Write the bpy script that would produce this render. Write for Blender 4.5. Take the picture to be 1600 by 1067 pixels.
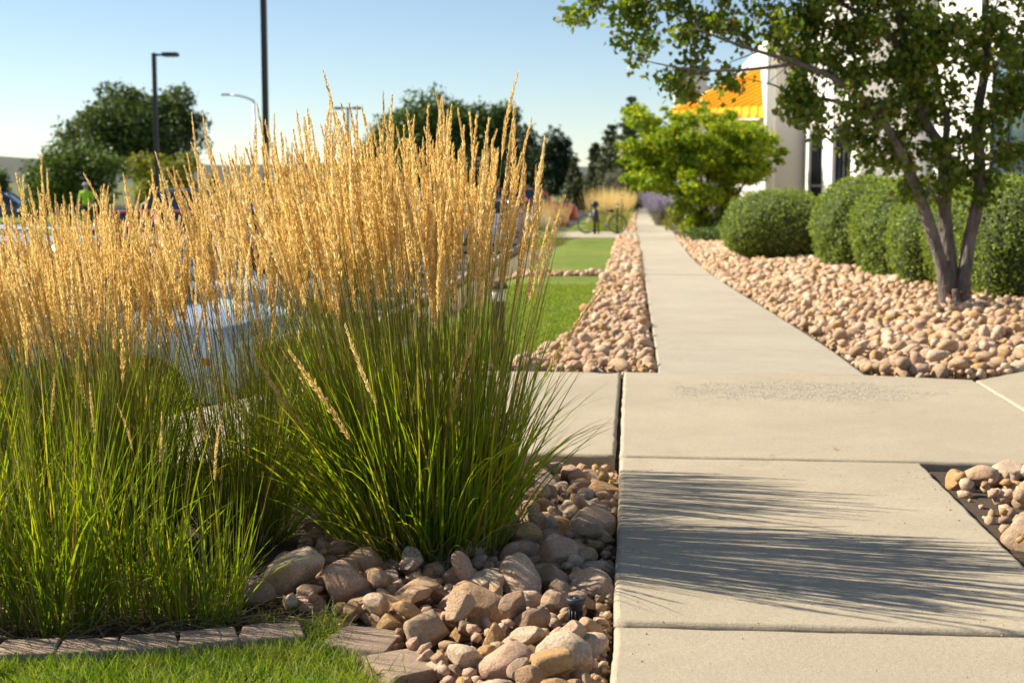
import bpy, bmesh, math, random
import numpy as np
from mathutils import Vector, Matrix, noise as mnoise

for o in list(bpy.data.objects): bpy.data.objects.remove(o)
sc = bpy.context.scene
C = sc.collection
R = math.radians

# ------------------------------------------------------------------ camera
FPX, HOR, CX, CY, CAMH = 2222.0, 288.0, 800.0, 533.5, 1.4
PITCH = math.atan((CY - HOR) / FPX)
YAW = math.atan(196.0 / math.hypot(FPX, CY - HOR))
cd = bpy.data.cameras.new('camera'); cam = bpy.data.objects.new('camera', cd); C.objects.link(cam)
cd.sensor_width = 36.0; cd.lens = FPX / 1600.0 * 36.0
cd.clip_start = 0.05; cd.clip_end = 8000
cam.location = (0, 0, CAMH); cam.rotation_euler = (R(90) - PITCH, 0, YAW)
cd.dof.use_dof = True; cd.dof.focus_distance = 5.3; cd.dof.aperture_fstop = 4.0
sc.camera = cam

# ------------------------------------------------------------------ sky and sun
SUN_EL = 36.5
SUN_AZ = math.degrees(math.atan2(-0.977, 0.215))        # from +Y, clockwise positive
w = bpy.data.worlds.new('World'); sc.world = w; w.use_nodes = True
nt = w.node_tree; nt.nodes.clear()
bgn = nt.nodes.new('ShaderNodeBackground'); outn = nt.nodes.new('ShaderNodeOutputWorld')
sky = nt.nodes.new('ShaderNodeTexSky'); sky.sky_type = 'NISHITA'; sky.sun_disc = False
sky.sun_elevation = R(SUN_EL); sky.sun_rotation = R(SUN_AZ)
sky.altitude = 1500; sky.air_density = 1.0; sky.dust_density = 0.25; sky.ozone_density = 1.2
nt.links.new(sky.outputs[0], bgn.inputs[0]); bgn.inputs[1].default_value = 0.068
nt.links.new(bgn.outputs[0], outn.inputs[0])
sl = bpy.data.lights.new('sun', 'SUN'); sl.energy = 5.0; sl.angle = R(0.53); sl.color = (1.0, 0.92, 0.77)
so = bpy.data.objects.new('sun', sl); C.objects.link(so)
ce = math.cos(R(SUN_EL))
to_sun = Vector((math.sin(R(SUN_AZ)) * ce, math.cos(R(SUN_AZ)) * ce, math.sin(R(SUN_EL))))
so.rotation_euler = to_sun.to_track_quat('Z', 'Y').to_euler(); so.location = (-10, 5, 20)
sc.view_settings.view_transform = 'Standard'; sc.view_settings.look = 'None'
sc.view_settings.exposure = 1.0; sc.view_settings.gamma = 1.0; sc.view_settings.use_curve_mapping = False
sc.render.engine = 'CYCLES'; sc.cycles.use_denoising = True
sc.cycles.max_bounces = 8; sc.cycles.diffuse_bounces = 5; sc.cycles.transparent_max_bounces = 8

# ------------------------------------------------------------------ helpers
def gz(y): return -0.0105 * min(max(0.0, y - 12.0), 60.0)
def gzn(y): return -0.0105 * np.clip(y - 12.0, 0, 60)
def ray(px, py):
    x = (px - CX) / FPX; y = (CY - py) / FPX
    cp, sp = math.cos(PITCH), math.sin(PITCH)
    fy = cp + y * sp; fz = -sp + y * cp
    c, s = math.cos(YAW), math.sin(YAW)
    return Vector((x * c - fy * s, x * s + fy * c, fz))
def at(px, py, Y):
    """point of the place seen in that direction, at the distance Y along the walk"""
    r = ray(px, py); return Vector((0, 0, CAMH)) + r * (Y / r.y)
def ss(a, b, x):
    t = np.clip((x - a) / (b - a), 0, 1); return t * t * (3 - 2 * t)
def interp(y, pts):
    return np.interp(y, [p[0] for p in pts], [p[1] for p in pts])

def tag(o, label=None, cat=None, group=None, kind=None):
    if label: o['label'] = label
    if cat: o['category'] = cat
    if group: o['group'] = group
    if kind: o['kind'] = kind
    return o
def empty(name, loc=(0, 0, 0), rz=0, parent=None):
    o = bpy.data.objects.new(name, None); C.objects.link(o); o.location = loc; o.rotation_euler = (0, 0, rz)
    o.empty_display_size = 0.1
    if parent: o.parent = parent
    return o
def link(name, me, parent=None, mat=None):
    o = bpy.data.objects.new(name, me); C.objects.link(o)
    if mat is not None and len(me.materials) == 0: me.materials.append(mat)
    if parent: o.parent = parent
    return o
def np_mesh(name, V, F, smooth=False, mat=None):
    """V (n,3), F (m,k) arrays"""
    V = np.asarray(V, dtype=np.float32); F = np.asarray(F, dtype=np.int32)
    me = bpy.data.meshes.new(name); n, k = F.shape
    me.vertices.add(len(V)); me.vertices.foreach_set('co', V.ravel())
    me.loops.add(n * k); me.loops.foreach_set('vertex_index', F.ravel())
    me.polygons.add(n); me.polygons.foreach_set('loop_start', np.arange(0, n * k, k, dtype=np.int32))
    me.polygons.foreach_set('loop_total', np.full(n, k, dtype=np.int32))
    if smooth: me.polygons.foreach_set('use_smooth', np.ones(n, dtype=bool))
    me.update(calc_edges=True)
    if mat: me.materials.append(mat)
    return me

class MB:
    """collects polygons, then links them as one mesh object"""
    def __init__(s): s.v = []; s.f = []; s.m = []
    def add(s, vs, fs, mi=0):
        b = len(s.v); s.v += [tuple(p) for p in vs]; s.f += [tuple(i + b for i in f) for f in fs]; s.m += [mi] * len(fs); return s
    def box(s, c, d, mi=0, M=None):
        x, y, z = (k / 2 for k in d); c = Vector(c)
        vs = [Vector((sx * x, sy * y, sz * z)) for sx in (-1, 1) for sy in (-1, 1) for sz in (-1, 1)]
        vs = [(M @ p if M else p) + c for p in vs]
        return s.add(vs, [(0, 1, 3, 2), (4, 6, 7, 5), (0, 4, 5, 1), (2, 3, 7, 6), (0, 2, 6, 4), (1, 5, 7, 3)], mi)
    def tube(s, pts, rad, n=8, mi=0, cap=True):
        pts = [Vector(p) for p in pts]
        if not hasattr(rad, '__len__'): rad = [rad] * len(pts)
        vs = []; t0 = None
        for i, p in enumerate(pts):
            t = (pts[min(i + 1, len(pts) - 1)] - pts[max(i - 1, 0)]).normalized()
            if t0 is None:
                u = t.orthogonal().normalized()
            else:
                u = (u - t * u.dot(t)).normalized()
            t0 = t; v = t.cross(u)
            for k in range(n):
                a = 2 * math.pi * k / n; vs.append(p + (u * math.cos(a) + v * math.sin(a)) * rad[i])
        fs = [(i * n + k, i * n + (k + 1) % n, (i + 1) * n + (k + 1) % n, (i + 1) * n + k) for i in range(len(pts) - 1) for k in range(n)]
        if cap: fs += [tuple(range(n - 1, -1, -1)), tuple((len(pts) - 1) * n + k for k in range(n))]
        return s.add(vs, fs, mi)
    def lathe(s, prof, n=24, mi=0, M=None, c=(0, 0, 0)):
        """prof: (r, z) pairs, around Z"""
        c = Vector(c); vs = []
        for r, z in prof:
            for k in range(n):
                a = 2 * math.pi * k / n; p = Vector((r * math.cos(a), r * math.sin(a), z)); vs.append((M @ p if M else p) + c)
        fs = [(i * n + k, i * n + (k + 1) % n, (i + 1) * n + (k + 1) % n, (i + 1) * n + k) for i in range(len(prof) - 1) for k in range(n)]
        fs += [tuple(range(n - 1, -1, -1)), tuple((len(prof) - 1) * n + k for k in range(n))]
        return s.add(vs, fs, mi)
    def torus(s, R_, r, n=40, m=8, mi=0, M=None, c=(0, 0, 0)):
        c = Vector(c); vs = []
        for i in range(n):
            a = 2 * math.pi * i / n
            for j in range(m):
                b = 2 * math.pi * j / m
                p = Vector(((R_ + r * math.cos(b)) * math.cos(a), (R_ + r * math.cos(b)) * math.sin(a), r * math.sin(b)))
                vs.append((M @ p if M else p) + c)
        fs = [(i * m + j, ((i + 1) % n) * m + j, ((i + 1) % n) * m + (j + 1) % m, i * m + (j + 1) % m) for i in range(n) for j in range(m)]
        return s.add(vs, fs, mi)
    def prism(s, poly, z0, z1, mi=0):
        n = len(poly)
        vs = [(p[0], p[1], z0) for p in poly] + [(p[0], p[1], z1) for p in poly]
        fs = [tuple(range(n - 1, -1, -1)), tuple(range(n, 2 * n))] + [(i, (i + 1) % n, n + (i + 1) % n, n + i) for i in range(n)]
        return s.add(vs, fs, mi)
    def build(s, name, mats, parent=None, smooth=False, bevel=0, seg=2, fix=True):
        me = bpy.data.meshes.new(name); me.from_pydata(s.v, [], s.f)
        if not isinstance(mats, (list, tuple)): mats = [mats]
        for m in mats: me.materials.append(m)
        for p, i in zip(me.polygons, s.m): p.material_index = i; p.use_smooth = smooth
        if fix or bevel:
            bm = bmesh.new(); bm.from_mesh(me)
            bmesh.ops.recalc_face_normals(bm, faces=bm.faces)
            if bevel:
                es = [e for e in bm.edges if len(e.link_faces) == 2 and e.calc_face_angle(0) > R(28)]
                bmesh.ops.bevel(bm, geom=es, offset=bevel, segments=seg, affect='EDGES', profile=0.5, clamp_overlap=True)
            bm.to_mesh(me); bm.free()
        me.update()
        return link(name, me, parent)

# ------------------------------------------------------------------ materials
class NT:
    def __init__(s, name):
        s.m = bpy.data.materials.new(name); s.m.use_nodes = True; s.t = s.m.node_tree; s.t.nodes.clear()
        s.out = s.n('ShaderNodeOutputMaterial'); s._pos = None
    def n(s, t, **k):
        nd = s.t.nodes.new(t)
        for a, b in k.items(): setattr(nd, a, b)
        return nd
    def l(s, a, b): s.t.links.new(a, b)
    def pos(s):
        if s._pos is None: s._pos = s.n('ShaderNodeNewGeometry')
        return s._pos.outputs['Position']
    def island(s):
        s.pos(); return s._pos.outputs['Random Per Island']
    def objco(s): return s.n('ShaderNodeTexCoord').outputs['Object']
    def noise(s, vec, scale, detail=4, rough=0.55, dist=0.0):
        x = s.n('ShaderNodeTexNoise'); x.inputs['Scale'].default_value = scale; x.inputs['Detail'].default_value = detail
        x.inputs['Roughness'].default_value = rough; x.inputs['Distortion'].default_value = dist
        s.l(vec, x.inputs['Vector']); return x.outputs['Fac']
    def voro(s, vec, scale, feature='F1'):
        x = s.n('ShaderNodeTexVoronoi'); x.feature = feature; x.inputs['Scale'].default_value = scale; s.l(vec, x.inputs['Vector']); return x
    def ramp(s, fac, stops, mode='LINEAR'):
        x = s.n('ShaderNodeValToRGB'); e = x.color_ramp.elements; x.color_ramp.interpolation = mode
        e[0].position, e[0].color = stops[0][0], tuple(stops[0][1]) + (1,)
        e[1].position, e[1].color = stops[-1][0], tuple(stops[-1][1]) + (1,)
        for p, c in stops[1:-1]:
            k = e.new(p); k.color = tuple(c) + (1,)
        s.l(fac, x.inputs[0]); return x.outputs[0]
    def mix(s, fac, a, b, mode='MIX'):
        x = s.n('ShaderNodeMix', data_type='RGBA', blend_type=mode)
        for sock, v in ((x.inputs[0], fac), (x.inputs[6], a), (x.inputs[7], b)):
            if hasattr(v, 'is_output'): s.l(v, sock)
            elif isinstance(v, (int, float)): sock.default_value = v
            else: sock.default_value = tuple(v) + (1,)
        return x.outputs[2]
    def math(s, op, a, b=None, clamp=False):
        x = s.n('ShaderNodeMath', operation=op); x.use_clamp = clamp
        for i, v in enumerate((a, b)):
            if v is None: continue
            if hasattr(v, 'is_output'): s.l(v, x.inputs[i])
            else: x.inputs[i].default_value = v
        return x.outputs[0]
    def bump(s, h, strength=0.3, dist=0.01):
        x = s.n('ShaderNodeBump'); x.inputs['Strength'].default_value = strength; x.inputs['Distance'].default_value = dist
        s.l(h, x.inputs['Height']); return x.outputs[0]
    def princ(s, col, rough=0.8, normal=None, metal=0.0, spec=0.5, coat=0.0):
        p = s.n('ShaderNodeBsdfPrincipled')
        if hasattr(col, 'is_output'): s.l(col, p.inputs['Base Color'])
        else: p.inputs['Base Color'].default_value = tuple(col) + (1,)
        if hasattr(rough, 'is_output'): s.l(rough, p.inputs['Roughness'])
        else: p.inputs['Roughness'].default_value = rough
        p.inputs['Metallic'].default_value = metal; p.inputs['Specular IOR Level'].default_value = spec
        p.inputs['Coat Weight'].default_value = coat; p.inputs['Coat Roughness'].default_value = 0.04
        if normal is not None: s.l(normal, p.inputs['Normal'])
        return p
    def end(s, sh): s.l(sh, s.out.inputs[0]); return s.m

def m_plain(name, col, rough=0.6, metal=0.0, coat=0.0, var=0.06, scale=6.0, spec=0.5):
    t = NT(name); f = t.noise(t.objco(), scale, 4)
    c = t.mix(f, [k * (1 - var) for k in col], [min(1, k * (1 + var)) for k in col])
    return t.end(t.princ(c, rough, None, metal, spec, coat).outputs[0])

def m_leaf(name, cols, trans=0.35, rough=0.45, spec=0.35, tcol=None):
    """cols: stops of a ramp driven by a random value for each leaf"""
    t = NT(name); c = t.ramp(t.island(), cols)
    p = t.princ(c, rough, None, 0, spec)
    tr = t.n('ShaderNodeBsdfTranslucent')
    t.l(t.mix(1.0, c, tcol or (1.5, 1.45, 0.6), 'MULTIPLY'), tr.inputs[0])
    mx = t.n('ShaderNodeMixShader'); mx.inputs[0].default_value = trans
    t.l(p.outputs[0], mx.inputs[1]); t.l(tr.outputs[0], mx.inputs[2])
    return t.end(mx.outputs[0])

def m_concrete(name, base=(0.485, 0.41, 0.295), worn=False):
    t = NT(name); P = t.pos()
    big = t.noise(P, 0.9, 5, 0.6); mid = t.noise(P, 7, 5, 0.65); fine = t.noise(P, 210, 3, 0.75); grit = t.noise(P, 62, 4, 0.75)
    c = t.mix(t.ramp(big, [(0.3, (0, 0, 0)), (0.72, (1, 1, 1))]), [k * 0.84 for k in base], [k * 1.08 for k in base])
    c = t.mix(t.ramp(grit, [(0.36, (0.5,) * 3), (0.52, (0, 0, 0))]), c, [k * 0.62 for k in base])
    c = t.mix(t.ramp(grit, [(0.55, (0, 0, 0)), (0.70, (0.45,) * 3)]), c, [min(1, k * 1.28) for k in base])
    c = t.mix(t.math('MULTIPLY', mid, 0.42), c, [base[0] * 0.72, base[1] * 0.70, base[2] * 0.66])
    c = t.mix(t.ramp(fine, [(0.34, (0.75,) * 3), (0.5, (0, 0, 0))]), c, [k * 0.45 for k in base])
    c = t.mix(t.ramp(fine, [(0.62, (0,) * 3), (0.75, (0.4,) * 3)]), c, [min(1, k * 1.5) for k in base])
    v = t.voro(P, 26); pit = t.ramp(v.outputs['Distance'], [(0.035, (1, 1, 1)), (0.07, (0, 0, 0))])
    pit = t.math('MULTIPLY', pit, t.ramp(t.noise(P, 2.3, 2), [(0.52, (0,) * 3), (0.62, (1,) * 3)]))
    c = t.mix(t.math('MULTIPLY', pit, 0.6), c, [k * 0.35 for k in base])
    rust = t.ramp(t.noise(P, 0.55, 4, 0.6, 0.6), [(0.56, (0,) * 3), (0.75, (0.32,) * 3)])
    c = t.mix(rust, c, (0.42, 0.31, 0.20))
    st1 = t.ramp(t.noise(P, 1.7, 6, 0.7, 1.2), [(0.46, (0,) * 3), (0.58, (0.30,) * 3), (0.75, (0.65,) * 3)]); c = t.mix(st1, c, [base[0] * 0.70, base[1] * 0.69, base[2] * 0.68])
    spot = t.voro(P, 3.1); c = t.mix(t.ramp(spot.outputs['Distance'], [(0.03, (0.35,) * 3), (0.055, (0,) * 3)]), c, [k * 0.55 for k in base])
    oi = t.n('ShaderNodeObjectInfo'); c = t.mix(t.math('MULTIPLY', oi.outputs['Random'], 0.22), c, [base[0] * 0.74, base[1] * 0.74, base[2] * 0.76])
    ck = t.n('ShaderNodeTexVoronoi'); ck.feature = 'DISTANCE_TO_EDGE'; ck.inputs['Scale'].default_value = 0.42; wp = t.n('ShaderNodeVectorMath', operation='ADD'); wn_ = t.n('ShaderNodeTexNoise'); wn_.inputs['Scale'].default_value = 3.0; wn_.inputs['Detail'].default_value = 6; t.l(P, wn_.inputs['Vector']); t.l(P, wp.inputs[0]); t.l(wn_.outputs['Color'], wp.inputs[1]); t.l(wp.outputs[0], ck.inputs['Vector'])
    crk = t.math('MULTIPLY', t.ramp(ck.outputs['Distance'], [(0.0, (1,) * 3), (0.0016, (0,) * 3)]), t.ramp(t.noise(P, 0.8, 2), [(0.50, (0,) * 3), (0.58, (0.6,) * 3)])); c = t.mix(crk, c, [k * 0.4 for k in base])
    h = t.math('ADD', t.math('MULTIPLY', fine, 0.6), t.math('MULTIPLY', mid, 0.5))
    # broom finish: shallow ridges across the walk
    wv = t.n('ShaderNodeTexWave'); wv.bands_direction = 'Y'; wv.inputs['Scale'].default_value = 55; wv.inputs['Distortion'].default_value = 2.0
    wv.inputs['Detail'].default_value = 2; t.l(P, wv.inputs[0]); h = t.math('ADD', h, t.math('MULTIPLY', wv.outputs['Fac'], 0.12))
    h = t.math('SUBTRACT', h, t.math('MULTIPLY', pit, 0.8))
    if worn:
        # scaled patch with the stones of the mix showing, 0.4 to 2 m along the back of the slab
        mp = t.n('ShaderNodeMapping'); mp.inputs['Location'].default_value = (-1.12, -9.72, 0); t.l(P, mp.inputs[0])
        sp = t.n('ShaderNodeSeparateXYZ'); t.l(mp.outputs[0], sp.inputs[0])
        e = t.math('ADD', t.math('POWER', t.math('MULTIPLY', sp.outputs[0], 0.95), 2.0), t.math('POWER', t.math('MULTIPLY', sp.outputs[1], 1.7), 2.0))
        e = t.math('ADD', e, t.math('MULTIPLY', t.math('SUBTRACT', t.noise(P, 4.5, 4, 0.7), 0.5), 3.4))
        mask = t.ramp(e, [(0.42, (1,) * 3), (0.85, (0,) * 3)])
        vs = t.voro(P, 42); st = t.ramp(vs.outputs['Distance'], [(0.30, (1,) * 3), (0.46, (0,) * 3)])
        pick = t.ramp(vs.outputs['Color'], [(0.35, (0,) * 3), (0.45, (1,) * 3)])
        mk = t.math('MULTIPLY', mask, t.math('MULTIPLY', pick, 1.0))
        sc_ = t.mix(st, [k * 0.50 for k in base], t.ramp(vs.outputs['Color'], [(0.0, (0.30, 0.24, 0.18)), (0.5, (0.5, 0.43, 0.34)), (1, (0.62, 0.56, 0.48))]))
        c = t.mix(t.math('MULTIPLY', mk, 0.7), c, sc_)
        h = t.math('ADD', h, t.math('MULTIPLY', t.math('MULTIPLY', st, mk), 1.6))
    return t.end(t.princ(c, 0.88, t.bump(t.math('ADD', h, t.math('MULTIPLY', grit, 0.8)), 0.8, 0.004), 0, 0.25).outputs[0])

def m_rock():
    t = NT('river_rock'); O = t.objco()
    oi = t.n('ShaderNodeObjectInfo'); r = t.math('FRACT', t.math('ADD', oi.outputs['Random'], t.island()))
    c = t.ramp(r, [(0, (0.48, 0.33, 0.205)), (0.14, (0.56, 0.41, 0.28)), (0.28, (0.42, 0.32, 0.235)), (0.42, (0.64, 0.50, 0.39)),
                   (0.55, (0.57, 0.40, 0.31)), (0.66, (0.52, 0.34, 0.15)), (0.78, (0.66, 0.55, 0.43)), (0.9, (0.37, 0.27, 0.20)), (1, (0.55, 0.42, 0.31))], 'CONSTANT')
    n1 = t.noise(O, 1.5, 6, 0.68, 0.6); n2 = t.noise(O, 6, 6, 0.75, 0.3)
    P = t.pos(); n3 = t.noise(P, 110, 4, 0.75)
    c = t.mix(t.ramp(n1, [(0.35, (0.55,) * 3), (0.55, (0,) * 3)]), c, (0.44, 0.29, 0.18))
    c = t.mix(t.ramp(n1, [(0.55, (0,) * 3), (0.75, (0.45,) * 3)]), c, (0.68, 0.57, 0.45))
    c = t.mix(t.ramp(n2, [(0.54, (0,) * 3), (0.70, (0.5,) * 3)]), c, (0.24, 0.145, 0.085))
    c = t.mix(t.ramp(n2, [(0.30, (0.6,) * 3), (0.42, (0,) * 3)]), c, (0.68, 0.59, 0.48))
    vn = t.voro(O, 2.4, 'DISTANCE_TO_EDGE'); c = t.mix(t.ramp(vn.outputs['Distance'], [(0.0, (0.3,) * 3), (0.03, (0,) * 3)]), c, (0.22, 0.15, 0.10))
    c = t.mix(t.ramp(n3, [(0.34, (0.42,) * 3), (0.5, (0,) * 3)]), c, (0.17, 0.12, 0.09))
    c = t.mix(1.0, c, (1.24, 1.14, 1.02), 'MULTIPLY')
    n4 = t.noise(P, 45, 5, 0.8); h = t.math('ADD', t.math('MULTIPLY', n2, 0.8), t.math('ADD', t.math('MULTIPLY', n3, 0.5), t.math('MULTIPLY', n4, 0.9)))
    c = t.mix(t.ramp(n4, [(0.33, (0.35,) * 3), (0.46, (0,) * 3)]), c, (0.25, 0.165, 0.10))
    return t.end(t.princ(c, 0.8, t.bump(h, 0.9, 0.016), 0, 0.2).outputs[0])

def m_ground(name, a, b, sc_=14, bumpd=0.02, fine=90):
    t = NT(name); P = t.pos(); n1 = t.noise(P, sc_, 6, 0.65); n2 = t.noise(P, fine, 4, 0.7); n0 = t.noise(P, 0.35, 4)
    c = t.mix(n1, a, b); c = t.mix(t.ramp(n2, [(0.35, (0.7,) * 3), (0.55, (0,) * 3)]), c, [k * 0.45 for k in a])
    c = t.mix(t.ramp(n2, [(0.62, (0,) * 3), (0.7, (0.6,) * 3)]), c, [min(1, k * 1.7) for k in b])
    c = t.mix(t.math('MULTIPLY', n0, 0.35), c, [k * 0.7 for k in b])
    return t.end(t.princ(c, 0.95, t.bump(t.math('ADD', n1, n2), 0.6, bumpd), 0, 0.15).outputs[0])

def m_lawn():
    t = NT('lawn_turf'); P = t.pos(); n0 = t.noise(P, 0.6, 4); n1 = t.noise(P, 5, 5, 0.7)
    n2 = t.noise(P, 70, 4, 0.75)
    c = t.mix(t.ramp(n1, [(0.3, (0,) * 3), (0.7, (1,) * 3)]), (0.11, 0.18, 0.018), (0.25, 0.30, 0.04)); c = t.mix(t.ramp(n0, [(0.45, (0,) * 3), (0.75, (0.6,) * 3)]), c, (0.32, 0.31, 0.07))
    c = t.mix(t.ramp(n2, [(0.3, (0.8,) * 3), (0.55, (0,) * 3)]), c, (0.06, 0.10, 0.012))
    return t.end(t.princ(c, 0.8, t.bump(n2, 0.9, 0.03), 0, 0.2).outputs[0])

def m_bark(name, a, b):
    t = NT(name); O = t.objco(); mp = t.n('ShaderNodeMapping'); mp.inputs['Scale'].default_value = (1, 1, 0.16); t.l(O, mp.inputs[0])
    v = t.voro(mp.outputs[0], 42); n = t.noise(mp.outputs[0], 30, 5, 0.7); n0 = t.noise(O, 3, 3)
    c = t.mix(t.ramp(n, [(0.3, (0,) * 3), (0.7, (1,) * 3)]), a, b); c = t.mix(t.ramp(n0, [(0.5, (0,) * 3), (0.7, (0.5,) * 3)]), c, [k * 1.5 for k in b])
    h = t.math('ADD', v.outputs['Distance'], n)
    return t.end(t.princ(c, 0.9, t.bump(h, 0.8, 0.02), 0, 0.2).outputs[0])

def m_stucco(name, base):
    t = NT(name); P = t.pos(); n = t.noise(P, 1.1, 5, 0.6); f = t.noise(P, 60, 3, 0.6)
    c = t.mix(t.math('MULTIPLY', n, 0.5), base, [base[0] * 0.86, base[1] * 0.85, base[2] * 0.82])
    return t.end(t.princ(c, 0.9, t.bump(f, 0.35, 0.006), 0, 0.2).outputs[0])

def m_glass(name, col, rough=0.06):
    t = NT(name); n = t.noise(t.objco(), 0.8, 2)
    nb = t.bump(n, 0.05, 0.05)
    return t.end(t.princ(col, rough, nb, 0, 0.9, 0.6).outputs[0])

def m_paint(name, col):
    t = NT(name); f = t.noise(t.objco(), 500, 2)
    c = t.mix(f, [k * 0.9 for k in col], [min(1, k * 1.1) for k in col])
    return t.end(t.princ(c, 0.32, None, 0.25, 0.5, 0.9).outputs[0])

M = {}
M['concrete'] = m_concrete('concrete'); M['concrete_worn'] = m_concrete('concrete_worn', worn=True)
M['concrete_far'] = m_concrete('concrete_pale', (0.475, 0.42, 0.325))
M['rock'] = m_rock()
M['soil'] = m_ground('soil', (0.07, 0.05, 0.036), (0.14, 0.105, 0.075), 20, 0.02, 130)
M['ground'] = m_ground('dry_ground', (0.11, 0.09, 0.05), (0.20, 0.165, 0.09), 2.0, 0.03, 40)
M['asphalt'] = m_ground('asphalt', (0.05, 0.05, 0.05), (0.075, 0.073, 0.07), 8, 0.008, 160)
M['field'] = m_ground('dry_field', (0.10, 0.13, 0.04), (0.20, 0.19, 0.085), 0.05, 0.05, 3)
M['hill'] = m_ground('hill_scrub', (0.085, 0.09, 0.075), (0.13, 0.13, 0.10), 0.01, 0.3, 0.2)
M['lawn'] = m_lawn()
M['paver'] = m_ground('paver_block', (0.36, 0.25, 0.17), (0.50, 0.37, 0.27), 16, 0.012, 170)
M['bark'] = m_bark('bark', (0.085, 0.068, 0.056), (0.22, 0.185, 0.155))
M['bark_dark'] = m_bark('bark_dark', (0.04, 0.032, 0.026), (0.10, 0.08, 0.06))
M['blade'] = m_leaf('grass_blade', [(0, (0.075, 0.14, 0.012)), (0.45, (0.145, 0.23, 0.017)), (0.8, (0.22, 0.29, 0.02)), (0.93, (0.28, 0.26, 0.03)), (0.97, (0.40, 0.29, 0.12)), (1, (0.34, 0.24, 0.12))], 0.60, 0.42, 0.35, (2.0, 1.75, 0.45))
M['stem'] = m_leaf('grass_stem', [(0, (0.11, 0.15, 0.016)), (0.5, (0.20, 0.21, 0.03)), (0.8, (0.30, 0.25, 0.05)), (1, (0.36, 0.22, 0.07))], 0.2, 0.4, 0.4)
def m_plume():
    t = NT('grass_plume'); oi = t.n('ShaderNodeObjectInfo')
    c = t.ramp(t.island(), [(0, (0.60, 0.42, 0.14)), (0.35, (0.80, 0.61, 0.25)), (0.75, (0.88, 0.73, 0.35)), (1, (0.95, 0.85, 0.55))])
    c = t.mix(t.ramp(oi.outputs['Random'], [(0.0, (0.5,) * 3), (0.22, (0,) * 3), (0.7, (0,) * 3), (1.0, (0.65,) * 3)]), c, t.mix(t.ramp(oi.outputs['Random'], [(0.45, (0,) * 3), (0.55, (1,) * 3)]), (0.50, 0.31, 0.12), (0.88, 0.78, 0.52)))
    p = t.princ(c, 0.7, None, 0, 0.15); tr = t.n('ShaderNodeBsdfTranslucent'); t.l(t.mix(1.0, c, (1.12, 1.06, 0.86), 'MULTIPLY'), tr.inputs[0]); mx = t.n('ShaderNodeMixShader'); mx.inputs[0].default_value = 0.5
    t.l(p.outputs[0], mx.inputs[1]); t.l(tr.outputs[0], mx.inputs[2]); return t.end(mx.outputs[0])
M['plume'] = m_plume()
M['straw'] = m_leaf('dry_blade', [(0, (0.25, 0.17, 0.09)), (1, (0.45, 0.34, 0.19))], 0.2, 0.7, 0.2, (1.1, 1, 0.8))
def m_turf(name):
    t = NT(name); P = t.pos(); c = t.ramp(t.island(), [(0, (0.10, 0.18, 0.012)), (0.5, (0.17, 0.27, 0.018)), (0.88, (0.25, 0.33, 0.03)), (0.95, (0.38, 0.33, 0.14)), (1, (0.45, 0.38, 0.2))])
    c = t.mix(t.ramp(t.noise(P, 6, 5, 0.7), [(0.45, (0,) * 3), (0.68, (0.65,) * 3)]), c, (0.36, 0.34, 0.10)); c = t.mix(t.ramp(t.noise(P, 11, 4, 0.7), [(0.36, (0.55,) * 3), (0.5, (0,) * 3)]), c, (0.07, 0.13, 0.012))
    p = t.princ(c, 0.5, None, 0, 0.3); tr = t.n('ShaderNodeBsdfTranslucent'); t.l(t.mix(1.0, c, (1.5, 1.5, 0.5), 'MULTIPLY'), tr.inputs[0]); mx = t.n('ShaderNodeMixShader'); mx.inputs[0].default_value = 0.42
    t.l(p.outputs[0], mx.inputs[1]); t.l(tr.outputs[0], mx.inputs[2]); return t.end(mx.outputs[0])
M['turf_blade'] = m_turf('turf_blade')
M['leaf_dark'] = m_leaf('leaf_glossy', [(0, (0.07, 0.12, 0.016)), (0.5, (0.135, 0.20, 0.026)), (0.9, (0.22, 0.275, 0.04)), (0.97, (0.22, 0.19, 0.03)), (1, (0.24, 0.12, 0.03))], 0.42, 0.40, 0.4, (1.7, 1.6, 0.45))
M['leaf_box'] = m_leaf('leaf_boxwood', [(0, (0.10, 0.155, 0.022)), (0.5, (0.19, 0.255, 0.04)), (1, (0.32, 0.38, 0.08))], 0.34, 0.62, 0.25, (1.4, 1.4, 0.6))
M['leaf_lime'] = m_leaf('leaf_lime', [(0, (0.11, 0.20, 0.014)), (0.5, (0.21, 0.32, 0.02)), (0.85, (0.34, 0.39, 0.025)), (1, (0.48, 0.42, 0.03))], 0.46, 0.5, 0.3, (1.5, 1.45, 0.5))
M['leaf_far'] = m_leaf('leaf_cottonwood', [(0, (0.045, 0.075, 0.018)), (0.6, (0.085, 0.125, 0.028)), (1, (0.135, 0.175, 0.042))], 0.22, 0.5, 0.3)
M['leaf_mid'] = m_leaf('leaf_poplar', [(0, (0.045, 0.085, 0.016)), (0.6, (0.085, 0.14, 0.026)), (1, (0.14, 0.19, 0.04))], 0.25, 0.5, 0.3)
M['leaf_deep'] = m_leaf('leaf_shade_tree', [(0, (0.016, 0.032, 0.012)), (0.6, (0.03, 0.052, 0.018)), (1, (0.055, 0.08, 0.026))], 0.18, 0.5, 0.3)
M['leaf_pine'] = m_leaf('needle', [(0, (0.045, 0.06, 0.025)), (0.6, (0.085, 0.105, 0.045)), (1, (0.14, 0.15, 0.07))], 0.15, 0.6, 0.2)
M['leaf_yellow'] = m_leaf('leaf_yellowing', [(0, (0.10, 0.13, 0.02)), (0.5, (0.20, 0.22, 0.03)), (1, (0.34, 0.31, 0.06))], 0.35, 0.5, 0.3)
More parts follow.
